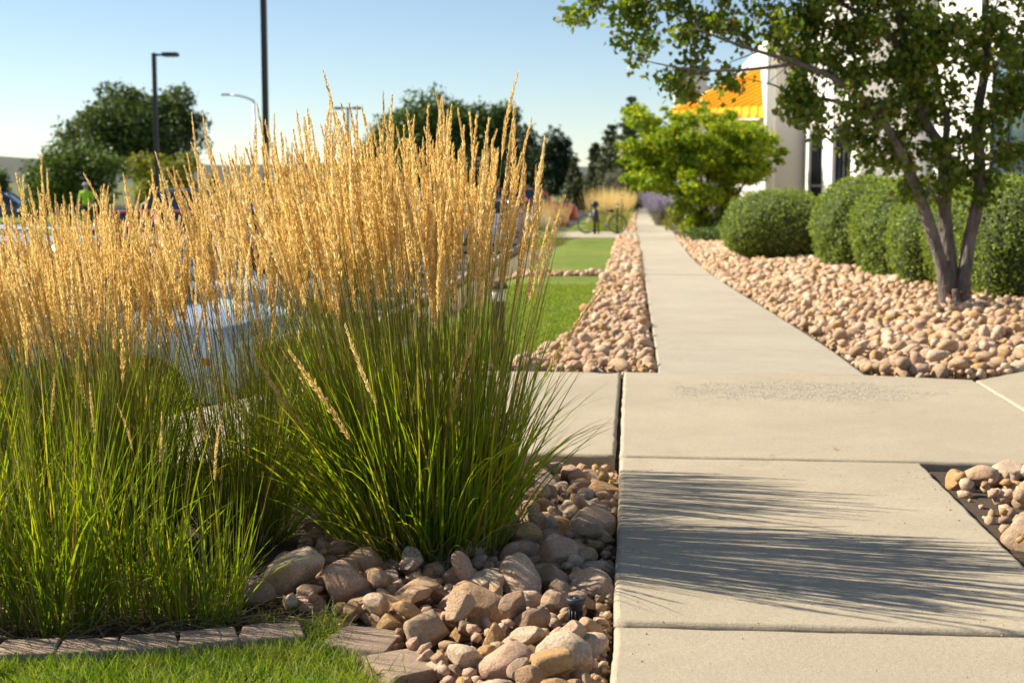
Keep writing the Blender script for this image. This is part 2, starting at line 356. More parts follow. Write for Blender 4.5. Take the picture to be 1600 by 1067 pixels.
M['leaf_grey'] = m_leaf('leaf_grey', [(0, (0.16, 0.15, 0.10)), (1, (0.30, 0.28, 0.20))], 0.2, 0.7, 0.2, (1, 1, 0.9))
M['sage'] = m_leaf('sage_flower', [(0, (0.27, 0.22, 0.36)), (0.6, (0.42, 0.36, 0.55)), (1, (0.55, 0.50, 0.66))], 0.25, 0.7, 0.2, (1, 1, 1))
M['red_leaf'] = m_leaf('red_leaf', [(0, (0.30, 0.05, 0.03)), (1, (0.50, 0.18, 0.05))], 0.3, 0.5, 0.3, (1.2, 1, 0.8))
M['white'] = m_stucco('white_stucco', (0.80, 0.77, 0.72)); M['shaded_stucco'] = m_stucco('shaded_stucco', (0.60, 0.56, 0.52))  # second stucco is the white one greyed: shade of camera-facing walls in its colour
M['orange'] = m_plain('orange_metal', (0.90, 0.45, 0.015), 0.42, 0.0, 0.2, 0.04, 1.5)
M['window'] = m_glass('window_glass', (0.012, 0.016, 0.022)); M['frame'] = m_plain('dark_frame', (0.03, 0.03, 0.035), 0.4, 0.5)
M['blue_glass'] = m_glass('blue_glass', (0.045, 0.075, 0.12), 0.08); M['mullion'] = m_plain('grey_mullion', (0.30, 0.31, 0.33), 0.35, 0.7)
M['blind'] = m_plain('dark_blind', (0.06, 0.06, 0.065), 0.6)
M['pole'] = m_plain('bronze_pole', (0.045, 0.040, 0.038), 0.45, 0.4); M['galv'] = m_plain('galvanised', (0.34, 0.36, 0.38), 0.45, 0.7)
M['black'] = m_plain('black_plastic', (0.018, 0.018, 0.020), 0.5); M['rubber'] = m_plain('rubber', (0.016, 0.016, 0.017), 0.85)
M['lens'] = m_plain('lamp_lens', (0.75, 0.73, 0.68), 0.3); M['chrome'] = m_plain('bright_trim', (0.75, 0.76, 0.78), 0.15, 1.0)
M['alloy'] = m_plain('alloy', (0.45, 0.46, 0.48), 0.3, 0.8)
M['silver'] = m_paint('silver_paint', (0.52, 0.55, 0.60)); M['white_paint'] = m_paint('white_paint', (0.78, 0.78, 0.77))
M['red_paint'] = m_paint('red_paint', (0.34, 0.018, 0.022)); M['black_paint'] = m_paint('black_paint', (0.014, 0.016, 0.022))
M['blue_paint'] = m_paint('blue_paint', (0.035, 0.06, 0.13)); M['car_glass'] = m_glass('car_glass', (0.015, 0.022, 0.032), 0.04)
M['amber'] = m_plain('amber_lens', (0.75, 0.20, 0.02), 0.2); M['tail'] = m_plain('red_lens', (0.45, 0.01, 0.012), 0.15)
M['lamp'] = m_plain('head_lamp', (0.62, 0.66, 0.70), 0.08); M['stripe'] = m_plain('stall_paint', (0.72, 0.71, 0.68), 0.8)
M['hivis'] = m_plain('hi_vis_cloth', (0.42, 0.72, 0.03), 0.8); M['skin'] = m_plain('skin', (0.42, 0.26, 0.19), 0.6)
M['jean'] = m_plain('dark_trousers', (0.04, 0.05, 0.08), 0.9); M['cap'] = m_plain('grey_cap', (0.40, 0.41, 0.43), 0.8)
M['yellow'] = m_plain('yellow_frame_paint', (0.62, 0.56, 0.12), 0.35, 0, 0.5); M['bike_blue'] = m_plain('teal_frame_paint', (0.03, 0.09, 0.12), 0.3, 0, 0.5)
M['bottle'] = m_plain('white_fork', (0.72, 0.72, 0.72), 0.35)

# ------------------------------------------------------------------ setting: ground sheets
def terrain(x, y):
    right = gzn(y) - 0.13
    left = np.where(y < 46, -0.87, -0.87)
    s = ss(-2.3, -4.2, x) * ss(6.0, 8.6, y)
    return right * (1 - s) + left * s
gx = np.concatenate([[-4000, -1500, -600, -250, -120, -60, -35], np.arange(-24, -5, 2.0), np.arange(-5, 4.01, 0.25), np.arange(5, 30, 3.0), [45, 90, 200, 500, 1500, 4000]])
gy = np.concatenate([[-60, -20, -6, -2], np.arange(0, 14, 0.25), np.arange(14, 80, 2.0), np.arange(82, 130, 8), [150, 200, 300, 500, 900, 1800, 4000]])
GX, GY = np.meshgrid(gx, gy); GZ = terrain(GX, GY)
V = np.stack([GX, GY, GZ], -1).reshape(-1, 3); nx = len(gx); ii, jj = np.meshgrid(np.arange(len(gy) - 1), np.arange(nx - 1), indexing='ij')
b = (ii * nx + jj).ravel(); F = np.stack([b, b + 1, b + 1 + nx, b + nx], -1)
tag(link('ground', np_mesh('ground', V, F, True, M['ground'])), kind='structure')

def sheet(name, poly, zf, mat, step=None, kind='structure', grid=(20, 40)):
    """a sheet bounded by left(y), right(y) curves"""
    yl, xl, xr = poly; n, m = grid[1], grid[0]; ys = np.linspace(yl[0], yl[1], n + 1); vs = []
    for y in ys:
        a, c = xl(y), xr(y)
        for k in range(m + 1):
            x = a + (c - a) * k / m; vs.append((x, y, zf(x, y)))
    i, j = np.meshgrid(np.arange(n), np.arange(m), indexing='ij'); b = (i * (m + 1) + j).ravel()
    o = link(name, np_mesh(name, np.array(vs), np.stack([b, b + 1, b + m + 2, b + m + 1], -1), True, mat))
    return tag(o, kind=kind)

XL = [(10.6, 0.175), (15, 0.163), (32, 0.117), (50, 0.03), (74, -0.08), (97, 0.0), (130, 0.25)]
XR = [(10.6, 1.69), (12, 1.665), (14, 1.61), (16.1, 1.545), (19.5, 1.42), (23.3, 1.30), (28, 1.225), (33, 1.21), (45, 1.30), (56, 1.42), (80, 1.45), (130, 1.75)]
BL = [(10.6, -1.6), (11.0, -1.15), (11.5, -0.92), (13, -0.70), (15, -0.60), (25, -0.555), (36, -0.60), (49, -0.66)]   # lawn side of the rock strip

# soil under the near beds
sheet('planting_soil', ((2.0, 7.27), lambda y: -6.0, lambda y: -0.065), lambda x, y: -0.115 + 0.012 * mnoise.noise((x * 2, y * 2, 0)), M['soil'], grid=(60, 50))
sheet('verge_soil', ((2.0, 7.23), lambda y: 1.45, lambda y: 6.0), lambda x, y: -0.045 + 0.008 * mnoise.noise((x * 4, y * 4, 3)), M['soil'], grid=(50, 60))
sheet('parking_lot', ((8.3, 118), lambda y: -48.0, lambda y: -4.0 + 0.85 * float(ss(49, 56, y))), lambda x, y: -0.80 + 0.001 * 0, M['asphalt'], grid=(4, 60))
sheet('far_road', ((120, 134), lambda y: -300.0, lambda y: -6.0), lambda x, y: -0.72, M['asphalt'], grid=(4, 2))
sheet('far_field', ((136, 900), lambda y: -700.0, lambda y: 300.0), lambda x, y: -0.70 + (y - 136) * 0.004, M['field'], grid=(8, 8))
def lawn_z(x, y): return gz(y) - 0.045 + 0.01 * mnoise.noise((x, y, 0)) - 0.66 * float(ss(-1.7, -3.9, x)) * (1 - 0.55 * min(1, max(0, (y - 12) / 60)))
for (a, c_) in ((10.7, 24.6), (25.3, 49.2)):
    sheet('lawn', ((a, c_), lambda y: -4.0, lambda y: float(interp(y, BL))), lawn_z, M['lawn'], grid=(24, 60))
sheet('island_lawn', ((44, 90), lambda y: -60.0, lambda y: -19.0 - (y - 44) * 0.1), lambda x, y: -0.62 + 0.12 * math.exp(-((y - 52) / 6) ** 2), M['lawn'], grid=(10, 20))
sheet('verge_lawn', ((55.3, 110), lambda y: -3.12, lambda y: float(interp(y, XL)) - 0.55), lambda x, y: gz(y) - 0.05, M['lawn'], grid=(6, 20))

# kerb along the parking lot
mb = MB()
mb.prism([(-4.02, 11.5), (-3.87, 11.5), (-3.87, 49), (-4.02, 49)], -0.86, -0.655)
tag(mb.build('kerb', M['concrete_far'], bevel=0.02), kind='structure')
mb = MB()
for k in range(12): mb.box((-6.9, 10.5 + k * 2.75, -0.795), (5.2, 0.1, 0.004))
tag(mb.build('stall_marking', M['stripe'], fix=False), kind='structure')

# hills far on the left
rng = np.random.default_rng(3)
hx = np.linspace(-1700, 400, 90); rows = []
for j, (yy, hh) in enumerate(((900, -1), (1200, 12), (1500, 30), (1800, 26), (2200, 10))):
    for x in hx:
        n = mnoise.fractal((x * 0.0022, j * 0.35, 1.7), 1.0, 2.0, 4)
        rows.append((x, yy, hh * (0.95 + 0.55 * n) + (0.004 * (-x) if j in (2, 3) else 0)))
i, j = np.meshgrid(np.arange(4), np.arange(89), indexing='ij'); b = (i * 90 + j).ravel()
tag(link('hills', np_mesh('hills', np.array(rows), np.stack([b, b + 1, b + 91, b + 90], -1), True, M['hill'])), kind='structure')

# ------------------------------------------------------------------ setting: concrete slabs
def slab(parent, poly, top, thick=0.13, mat='concrete', rnd=0.020, step=0.045, jit=0.0042, seed=0, slope=None):
    """a slab with a tooled (rounded, slightly uneven) edge; poly counter-clockwise"""
    rs = random.Random(seed + int(abs(poly[0][0]) * 1000)); pts = []
    for k in range(len(poly)):
        a = Vector(poly[k]); c = Vector(poly[(k + 1) % len(poly)]); L = (c - a).length; n = max(1, min(80, int(L / step)))
        for q in range(n):
            p = a.lerp(c, q / n); nr = Vector(((c - a).y, -(c - a).x)).normalized()
            if 0 < q: p = p + nr * (mnoise.noise((p.x * 6, p.y * 6, seed)) * jit * 1.6 + rs.uniform(-jit, jit) * 0.5)
            pts.append(p)
    n = len(pts); inn = []
    cen = sum(pts, Vector((0, 0))) / n
    norms = []
    for k in range(n):
        e1 = (pts[k] - pts[k - 1]).normalized(); e2 = (pts[(k + 1) % n] - pts[k]).normalized()
        t = (e1 + e2).normalized(); norms.append(Vector((t.y, -t.x)))
    vs = []; zf = slope or (lambda x, y: top)
    for off, dz in ((rnd, 0.0), (rnd * 0.35, -rnd * 0.22), (0.0, -rnd * 0.9), (0.0, -thick)):
        for k in range(n):
            p = pts[k] - norms[k] * off; vs.append((p.x, p.y, zf(p.x, p.y) + dz))
    fs = [tuple(range(n))]
    for r_ in range(3):
        for k in range(n):
            fs.append((r_ * n + k, (r_ + 1) * n + k, (r_ + 1) * n + (k + 1) % n, r_ * n + (k + 1) % n))
    me = bpy.data.meshes.new('slab'); me.from_pydata(vs, [], fs); me.materials.append(M[mat])
    for p in me.polygons: p.use_smooth = p.index > 0 and p.index <= 2 * n
    me.update()
    return link('slab', me, parent)

wb = MB().prism([(-0.05, 1.0), (1.43, 1.0), (1.43, 7.3), (-0.05, 7.3)], -0.20, -0.045)
walk = wb.build('walkway', M['soil']); tag(walk, kind='structure')
slab(walk, [(-0.068, 1.2), (1.447, 1.2), (1.447, 4.487), (-0.062, 4.478)], -0.016, seed=1)
slab(walk, [(-0.062, 4.486), (1.447, 4.496), (1.447, 7.262), (-0.078, 7.284)], -0.004, seed=2)
cb = MB().prism([(-1.95, 7.36), (4.9, 7.28), (4.9, 10.2), (2.42, 10.3), (-1.95, 10.5)], -0.22, -0.05)
cross = cb.build('cross_walk', M['soil']); tag(cross, kind='structure')
slab(cross, [(-0.079, 7.296), (1.449, 7.272), (2.385, 7.235), (2.425, 10.40), (1.69, 10.60), (0.176, 10.60), (-0.088, 10.62)], 0.002, mat='concrete_worn', seed=3, thick=0.16)
slab(cross, [(-1.99, 7.36), (-0.103, 7.325), (-0.112, 10.61), (-1.99, 10.60)], 0.0, seed=4, thick=0.18)
slab(cross, [(2.397, 7.235), (5.2, 7.20), (5.2, 13.3), (2.94, 10.98), (2.437, 10.395)], 0.0, seed=5, thick=0.16)
slab(cross, [(-5.2, 7.4), (-2.0, 7.36), (-2.0, 10.6), (-5.2, 10.6)], 0.0, seed=6, thick=0.2, slope=lambda x, y: -0.235 * max(0, -2.0 - x))

fw = MB()
fo = sheet('far_walk', ((10.6, 128), lambda y: float(interp(y, XL)) + 0.02, lambda y: float(interp(y, XR)) - 0.02), lambda x, y: gz(y) - 0.05, M['soil'], grid=(1, 60))
yj = [10.612] + [10.6 + 1.55 * k for k in range(1, 20)]
while yj[-1] < 126: yj.append(yj[-1] + 3.1)
for k in range(len(yj) - 1):
    a, c_ = yj[k] + 0.003, yj[k + 1] - 0.003; mid = (a + c_) / 2
    L = lambda y: float(interp(y, XL)); Rr = lambda y: float(interp(y, XR))
    slab(fo, [(L(a), a), (Rr(a), a), (Rr(mid), mid), (Rr(c_), c_), (L(c_), c_), (L(mid), mid)], 0, 0.12, 'concrete_far', 0.010, 0.12 if k < 8 else 3.0, seed=20 + k, slope=lambda x, y: gz(y) - 0.001)
# paved pad with the bicycle
pb = MB().prism([(-4.0, 49.4), (0.0, 49.4), (0.0, 55.2), (-4.0, 55.2)], gz(52) - 0.2, gz(52) - 0.012)
tag(pb.build('bicycle_pad', M['concrete_far']), kind='structure')

# ------------------------------------------------------------------ rocks
def rock_mesh(seed, sub):
    rs = random.Random(seed); bm = bmesh.new(); bmesh.ops.create_icosphere(bm, subdivisions=sub, radius=1.0)
    off = Vector((seed * 7.3, seed * 3.1, 0)); sx, sy, sz = rs.uniform(1.0, 1.55), rs.uniform(0.8, 1.05), rs.uniform(0.6, 0.9)
    planes = [(Vector((rs.gauss(0, 1), rs.gauss(0, 1), rs.gauss(0, 1))).normalized(), rs.uniform(0.55, 0.9)) for _ in range(rs.randint(5, 11))]
    for v in bm.verts:
        p = v.co.copy(); p *= 1 + 0.22 * mnoise.noise(p * 0.9 + off) + 0.07 * mnoise.noise(p * 2.3 + off)
        for nrm, dd in planes:
            e = p.dot(nrm) - dd
            if e > 0: p -= nrm * e * 0.88
        if sub > 2: p *= 1 + 0.05 * mnoise.noise(p * 4 + off) + 0.022 * mnoise.noise(p * 10 + off)
        v.co = Vector((p.x * sx, p.y * sy, p.z * sz))
    if sub > 2: bmesh.ops.smooth_vert(bm, verts=bm.verts, factor=0.5, use_axis_x=True, use_axis_y=True, use_axis_z=True)
    me = bpy.data.meshes.new('rock'); bm.to_mesh(me); bm.free(); me.materials.append(M['rock'])
    me.polygons.foreach_set('use_smooth', np.ones(len(me.polygons), dtype=bool)); me.update()
    return me
NEAR = [rock_mesh(k, 4) for k in range(14)]; MIDR = [rock_mesh(100 + k, 2) for k in range(12)]
LOWR = []
for k in range(10):
    me = rock_mesh(200 + k, 1 if k else 1); v = np.empty(len(me.vertices) * 3, np.float32); me.vertices.foreach_get('co', v)
    f = np.empty(len(me.polygons) * 3, np.int32); me.polygons.foreach_get('vertices', f); LOWR.append((v.reshape(-1, 3), f.reshape(-1, 3)))

def rot_rand(rs, tilt=0.5):
    return Matrix.Rotation(rs.uniform(0, 6.283), 3, 'Z') @ Matrix.Rotation(rs.gauss(0, tilt), 3, 'X') @ Matrix.Rotation(rs.gauss(0, tilt), 3, 'Y')

def pack(inside, bounds, sizes, tries, zf, seed, overlap=0.80, keep=None):
    """piles rocks: each new rock that would overlap rests on those beneath, at most a layer up"""
    rs = random.Random(seed); x0, x1, y0, y1 = bounds; cell = max(sizes) * 2.2; grid = {}; out = list(keep or [])
    for p in out: grid.setdefault((int(p[0] // cell), int(p[1] // cell)), []).append(p)
    for lo, hi, cnt, lift in tries:
        for _ in range(cnt):
            x, y = rs.uniform(x0, x1), rs.uniform(y0, y1)
            if not inside(x, y): continue
            r = rs.uniform(lo, hi) if rs.random() < 0.7 else rs.uniform(lo, lo + (hi - lo) * 0.5); z = zf(x, y) + r * 0.40; ok = True
            g = (int(x // cell), int(y // cell))
            for dx in (-1, 0, 1):
                for dy in (-1, 0, 1):
                    for q in grid.get((g[0] + dx, g[1] + dy), ()):
                        d = math.hypot(q[0] - x, q[1] - y); s = (r + q[3]) * overlap
                        if d < s:
                            z = max(z, q[2] + math.sqrt(max(0, s * s - d * d)) * 0.62)
            if z - zf(x, y) - r * 0.4 > lift: continue
            p = (x, y, z, r); out.append(p); grid.setdefault(g, []).append(p)
    return out

def rock_bed(name, base, rocks, meshes, nmax, seed, low=False):
    rs = random.Random(seed); rocks = sorted(rocks, key=lambda p: -p[3] / math.hypot(p[0], p[1]))
    for p in rocks[:nmax]:
        o = bpy.data.objects.new('rock', rs.choice(meshes)); C.objects.link(o); o.parent = base
        s = p[3] * rs.uniform(0.95, 1.08); o.matrix_local = Matrix.LocRotScale(Vector(p[:3]), rot_rand(rs).to_quaternion(), Vector((s, s, s)))
    rest = rocks[nmax:]
    if rest:
        VV, FF, n = [], [], 0
        for p in rest:
            v, f = rs.choice(LOWR); m = np.array(rot_rand(rs)) * p[3]
            VV.append(v @ m.T + np.array(p[:3])); FF.append(f + n); n += len(v)
        o = link('rocks', np_mesh('rocks', np.concatenate(VV), np.concatenate(FF), True, M['rock']), base); tag(o, kind='stuff')

# near bed left of the walk
HS = 1.0
CLUMP = [(-0.74, 5.50), (-1.42, 5.20), (-1.78, 5.02), (-2.22, 4.92)]
def in_near(x, y):
    if x > -0.125 or y > 7.22: return False
    if y < 4.62 and x < -0.52 - (y - 4.0) * 0.62 : return False
    if x < -1.06 and y < 4.78: return False
    if math.hypot(x + 0.84, (y - 5.64)) < 0.20: return False
    return x > -1.22 or (y > 4.95 and x > -1.35)
nb = sheet('near_rock_bed', ((3.0, 7.25), lambda y: -1.6 if y > 4.7 else -0.5 - (y - 4.0) * 0.62, lambda y: -0.07), lambda x, y: -0.105, M['soil'], grid=(8, 12))
hero = [(-0.665, 4.44, -0.03, 0.088), (-0.50, 4.74, -0.045, 0.10), (-0.42, 5.06, -0.03, 0.085), (-0.38, 4.16, -0.04, 0.10), (-0.20, 4.22, -0.04, 0.085),
        (-0.55, 5.05, -0.05, 0.075), (-1.02, 4.92, -0.03, 0.085), (-1.26, 5.02, -0.02, 0.10), (-1.36, 4.88, -0.05, 0.08), (-0.78, 4.86, -0.04, 0.075),
        (-0.17, 5.9, -0.05, 0.10), (-0.24, 5.45, -0.05, 0.085), (-0.35, 4.6, -0.06, 0.06), (-0.24, 6.25, -0.06, 0.085)]
near = pack(in_near, (-1.5, -0.12, 3.2, 7.25), [0.1], [(0.055, 0.085, 300, 0.03), (0.034, 0.055, 1000, 0.045), (0.018, 0.033, 3200, 0.05), (0.04, 0.062, 150, 0.09)], lambda x, y: -0.105, 5, 0.86, [(a_, b_, c_, d_ * HS) for a_, b_, c_, d_ in hero])
near += pack(lambda x, y: y < 7.2, (-0.125, -0.085, 3.3, 7.2), [0.03], [(0.012, 0.026, 700, 0.03)], lambda x, y: -0.10, 6, 0.86)
near = [p for p in near if math.hypot(p[0] + 0.192, p[1] - 4.64) > p[3] * 1.15 + 0.030 and not (abs(p[0] + 0.20) < p[3] + 0.02 and 4.45 < p[1] < 4.64 and p[2] > -0.075)]
rock_bed('near', nb, near, NEAR, 300, 8)
# verge right of the near walk
vb = sheet('verge_rock_bed', ((3.0, 7.22), lambda y: 1.47, lambda y: 5.0), lambda x, y: -0.040, M['soil'], grid=(2, 2))
def in_v(x, y): return x > 1.50 + max(0, y - 6.9) * 0.4 and y < 7.15 and (y < 6.95 or x > 1.8)
vr = pack(in_v, (1.48, 4.2, 3.1, 7.2), [0.1], [(0.05, 0.085, 420, 0.03), (0.03, 0.05, 1000, 0.05), (0.014, 0.03, 1500, 0.05)], lambda x, y: -0.042, 11, 0.86, [(1.95, 7.06, 0.0, 0.075), (1.66, 6.90, -0.012, 0.08)])
rock_bed('verge', vb, vr, NEAR, 300, 12)
# bed on the right of the far walk
def rb_left(y): return float(interp(y, XR)) + 0.03
def in_r(x, y):
    if x < rb_left(y) + 0.05: return False
    if y < 13.4 and x > 2.40 and y < 10.40 + (x - 2.40) * 1.10 + 0.06: return False
    if y < 10.72: return x < 1.78 and y > 10.62
    return x < 6.6
rb = sheet('rock_bed', ((10.5, 60), lambda y: rb_left(y) - 0.02, lambda y: 12.0), lambda x, y: gz(y) - 0.045 - 0.05 * float(ss(13.5, 11, y)), M['soil'], grid=(12, 40))
zr = lambda x, y: gz(y) - 0.045 + 0.10 * float(ss(2.0, 4.5, x))
rr = pack(lambda x, y: in_r(x, y) and y < 21, (1.3, 6.6, 10.55, 21), [0.1], [(0.05, 0.088, 2600, 0.03), (0.035, 0.055, 7000, 0.04), (0.022, 0.036, 14000, 0.045), (0.045, 0.075, 900, 0.08)], zr, 21, 0.84)
rr += pack(lambda x, y: in_r(x, y) and x < 4.6, (1.2, 4.6, 21, 50), [0.13], [(0.07, 0.12, 5000, 0.03), (0.05, 0.075, 7000, 0.06)], zr, 22, 0.86)
rock_bed('right', rb, rr, MIDR, 300, 13)
# strip between lawn and far walk
def in_s(x, y): return interp(y, BL) + 0.03 < x < interp(y, XL) - 0.05 and y > 10.70
sb = sheet('rock_strip', ((10.62, 49.2), lambda y: float(interp(y, BL)) - 0.02, lambda y: float(interp(y, XL)) + 0.01), lambda x, y: gz(y) - 0.05, M['soil'], grid=(4, 40))
sr = pack(in_s, (-1.7, 0.2, 10.65, 22), [0.1], [(0.04, 0.072, 1200, 0.03), (0.03, 0.048, 3000, 0.04), (0.02, 0.032, 7000, 0.045), (0.04, 0.06, 400, 0.07)], lambda x, y: gz(y) - 0.04, 31, 0.84)
sr += pack(in_s, (-0.7, 0.2, 22, 49), [0.12], [(0.06, 0.105, 1800, 0.04), (0.045, 0.06, 2000, 0.06)], lambda x, y: gz(y) - 0.03, 32, 0.86)
sr += pack(lambda x, y: interp(y, XL) - 0.5 < x < interp(y, XL) - 0.05, (-0.7, 0.2, 55.4, 100), [0.12], [(0.07, 0.12, 1500, 0.05)], lambda x, y: gz(y) - 0.02, 33, 0.86)
sr += pack(lambda x, y: abs(y - (25.0 + 0.25 * (x + 0.57))) < 0.30, (-2.6, -0.5, 24.0, 25.6), [0.1], [(0.06, 0.09, 300, 0.04), (0.04, 0.05, 300, 0.05)], lambda x, y: lawn_z(x, y), 34, 0.86)
rock_bed('strip', sb, sr, MIDR, 300, 14)

# ------------------------------------------------------------------ paver edging
ed = empty('garden_edging', (-1.5, 4.35, -0.14)); tag(ed, 'curved edging of tan split-face concrete blocks between lawn and grasses', 'edging')
def paver(x, y, rz, w_, d_, h_, seed):
    rs = random.Random(seed); bm = bmesh.new(); bmesh.ops.create_cube(bm, size=1.0)
    for v in bm.verts:
        v.co.x *= w_ * (0.86 if v.co.y > 0 else 1.0); v.co.y = v.co.y * d_ + (0.022 if v.co.z > 0 and v.co.y < 0 else 0); v.co.z *= h_
    bmesh.ops.bevel(bm, geom=list(bm.edges), offset=0.007, segments=2, affect='EDGES', profile=0.6)
    bmesh.ops.subdivide_edges(bm, edges=[e for e in bm.edges if e.calc_length() > 0.04], cuts=5, use_grid_fill=True)
    for v in bm.verts:
        n = mnoise.noise_vector(v.co * 14 + Vector((seed * 3, 0, 0))); v.co += n * (0.006 if v.co.y < -d_ * 0.3 else 0.004)
    me = bpy.data.meshes.new('block'); bm.to_mesh(me); bm.free(); me.materials.append(M['paver'])
    me.polygons.foreach_set('use_smooth', np.ones(len(me.polygons), dtype=bool))
    o = link('block', me, ed); o.location = Vector((x, y, -0.107 - (0.012 if seed > 6 else 0) + rs.uniform(-0.005, 0.005))) - ed.location; o.rotation_euler = (rs.gauss(0, 0.03), rs.gauss(0, 0.02), rz)
arc = [(-2.27, 4.13, 0.04), (-2.085, 4.155, 0.13), (-1.90, 4.19, 0.20), (-1.72, 4.24, 0.26), (-1.545, 4.295, 0.30), (-1.365, 4.355, 0.32), (-1.175, 4.42, 0.28), (-0.875, 4.42, -0.22), (-0.705, 4.215, -0.95)]
for k, (x, y, a) in enumerate(arc): paver(x, y, a, (0.197 if k < 6 else 0.215) if k < 7 else 0.235, 0.17 if k < 7 else 0.225, 0.115, k)

# ------------------------------------------------------------------ turf and reed grass
def ribbons(base, d0, L, width, droop, rng, seg=6, fold=0.0, twist=0.6, gravity=True):
    """grass blades: base (n,3), start direction d0 (n,3), length, width, droop; returns V, F"""
    n = len(base); P = np.empty((n, seg + 1, 3)); T = np.empty((n, seg + 1, 3)); p = base.copy(); d = d0 / np.linalg.norm(d0, axis=1, keepdims=True)
    st = (L / seg)[:, None]; hor = d.copy(); hor[:, 2] = 0; hor += rng.normal(0, 1e-3, hor.shape); hor /= np.linalg.norm(hor, axis=1, keepdims=True)
    for k in range(seg + 1):
        P[:, k] = p; T[:, k] = d
        t = (k + 1) / seg
        d = d + (hor * 0.5 - np.array([0, 0, 0.8])) * (droop * (0.25 + 1.2 * t) / seg)[:, None]
        d /= np.linalg.norm(d, axis=1, keepdims=True); p = p + d * st
    side = np.cross(T, np.repeat(rng.normal(0, 1, (n, 1, 3)), seg + 1, 1)); side /= np.linalg.norm(side, axis=2, keepdims=True) + 1e-9
    t = np.linspace(0, 1, seg + 1)[None, :, None]
    wd = width[:, None, None] * np.clip(1.15 - t ** 1.8 * 1.1, 0.05, 1) * (0.55 + 0.45 * np.minimum(1, t * 5)) * 0.5
    A = P - side * wd; B = P + side * wd
    V = np.stack([A, B], 2).reshape(n, -1, 3); m = (seg + 1) * 2
    q = np.array([[2 * k, 2 * k + 1, 2 * k + 3, 2 * k + 2] for k in range(seg)])
    F = (q[None] + (np.arange(n) * m)[:, None, None]).reshape(-1, 4)
    return V.reshape(-1, 3), F, P, T

def tubes(P, rad, ns=3):
    """thin tubes through P (n,k,3)"""
    n, k, _ = P.shape; T = np.gradient(P, axis=1); T /= np.linalg.norm(T, axis=2, keepdims=True) + 1e-9
    u = np.cross(T, np.array([0.3, 1, 0.1])); u /= np.linalg.norm(u, axis=2, keepdims=True); v = np.cross(T, u)
    rad = np.broadcast_to(rad, (n, k))[..., None]
    ring = [P + (u * math.cos(a) + v * math.sin(a)) * rad for a in [2 * math.pi * q / ns for q in range(ns)]]
    V = np.stack(ring, 2).reshape(n, k * ns, 3)
    q = np.array([[i * ns + j, i * ns + (j + 1) % ns, (i + 1) * ns + (j + 1) % ns, (i + 1) * ns + j] for i in range(k - 1) for j in range(ns)])
    return V.reshape(-1, 3), (q[None] + (np.arange(n) * k * ns)[:, None, None]).reshape(-1, 4)

def turf(name, label, pts, rng, hmin, hmax, wid, seg=3, parent=None, mat='turf_blade', droop=0.8):
    n = len(pts); d = rng.normal(0, 0.42, (n, 3)); d[:, 2] = 1
    V, F, _, _ = ribbons(pts, d, rng.uniform(hmin, hmax, n), rng.uniform(wid * 0.7, wid * 1.3, n), rng.uniform(0.1, droop, n), rng, seg)
    o = link(name, np_mesh(name, V, F, True, M[mat]), parent); return tag(o, label, 'grass', kind='stuff')

rng = np.random.default_rng(11)
# front lawn: sheet plus blades
FE = [(-2.6, 4.03), (-2.27, 4.05), (-1.90, 4.11), (-1.545, 4.205), (-1.175, 4.335), (-1.0, 4.40), (-0.90, 4.29), (-0.80, 4.11), (-0.72, 3.92), (-0.64, 3.7), (-0.4, 3.2)]
fe = lambda x: np.interp(x, [p[0] for p in FE], [p[1] for p in FE])
mb = MB()
xs = np.linspace(-4.0, -0.4, 40)
for k in range(39): mb.add([(xs[k], 2.4, -0.112), (xs[k + 1], 2.4, -0.112), (xs[k + 1], float(fe(xs[k + 1])), -0.108), (xs[k], float(fe(xs[k])), -0.108)], [(0, 1, 2, 3)])
tag(mb.build('front_lawn', M['lawn'], fix=False), kind='structure')
x = rng.uniform(-2.8, -0.5, 78000); y = rng.uniform(3.45, 4.42, 78000); k = y < fe(x) - 0.01
pts = np.stack([x, y, np.full_like(x, -0.112)], -1)[k]
pts = pts[np.array([mnoise.noise((p_[0] * 5, p_[1] * 5, 2.0)) + rng.random() * 0.9 for p_ in pts]) > 0.05]
hgt = 0.055
turf('turf', 'short bright green turf in front of the block edging', pts, rng, 0.04, 0.105, 0.0042, 4)
# longer tufts growing through the gap in the edging and along the back of the blocks
x = np.concatenate([rng.normal(-1.03, 0.035, 170), rng.normal(-0.79, 0.05, 60), rng.uniform(-1.5, -1.0, 90)]); y = np.concatenate([rng.normal(4.49, 0.06, 170), rng.normal(4.09, 0.06, 60), rng.uniform(4.58, 4.66, 90)])
turf('turf_tuft', 'longer grass tufts growing in the gap between edging blocks', np.stack([x, y, np.full_like(x, -0.11)], -1), rng, 0.07, 0.15, 0.004, 4, droop=1.2)
n_ = 2600; x = rng.uniform(-2.6, -0.25, n_); y = 4.42 + 0.9 * rng.random(n_) + 0.08 * (x + 1.0) * (x < -1.0); k = (y > fe(x) + 0.19) & ~((x > -1.0) & (y < 5.0))
a = rng.uniform(0, 6.28, n_); d = np.stack([np.cos(a), np.sin(a), rng.uniform(0.02, 0.5, n_)], -1)
V, F, _, _ = ribbons(np.stack([x, y, np.full(n_, -0.098)], -1)[k], d[k], rng.uniform(0.06, 0.22, k.sum()), rng.uniform(0.003, 0.006, k.sum()), rng.uniform(0.2, 1.0, k.sum()), rng, 4); V[:, 2] = np.maximum(V[:, 2], -0.103)
tag(link('straw_litter', np_mesh('straw_litter', V, F, True, M['straw'])), 'dry straw litter lying on the soil behind the edging', 'straw', kind='stuff')
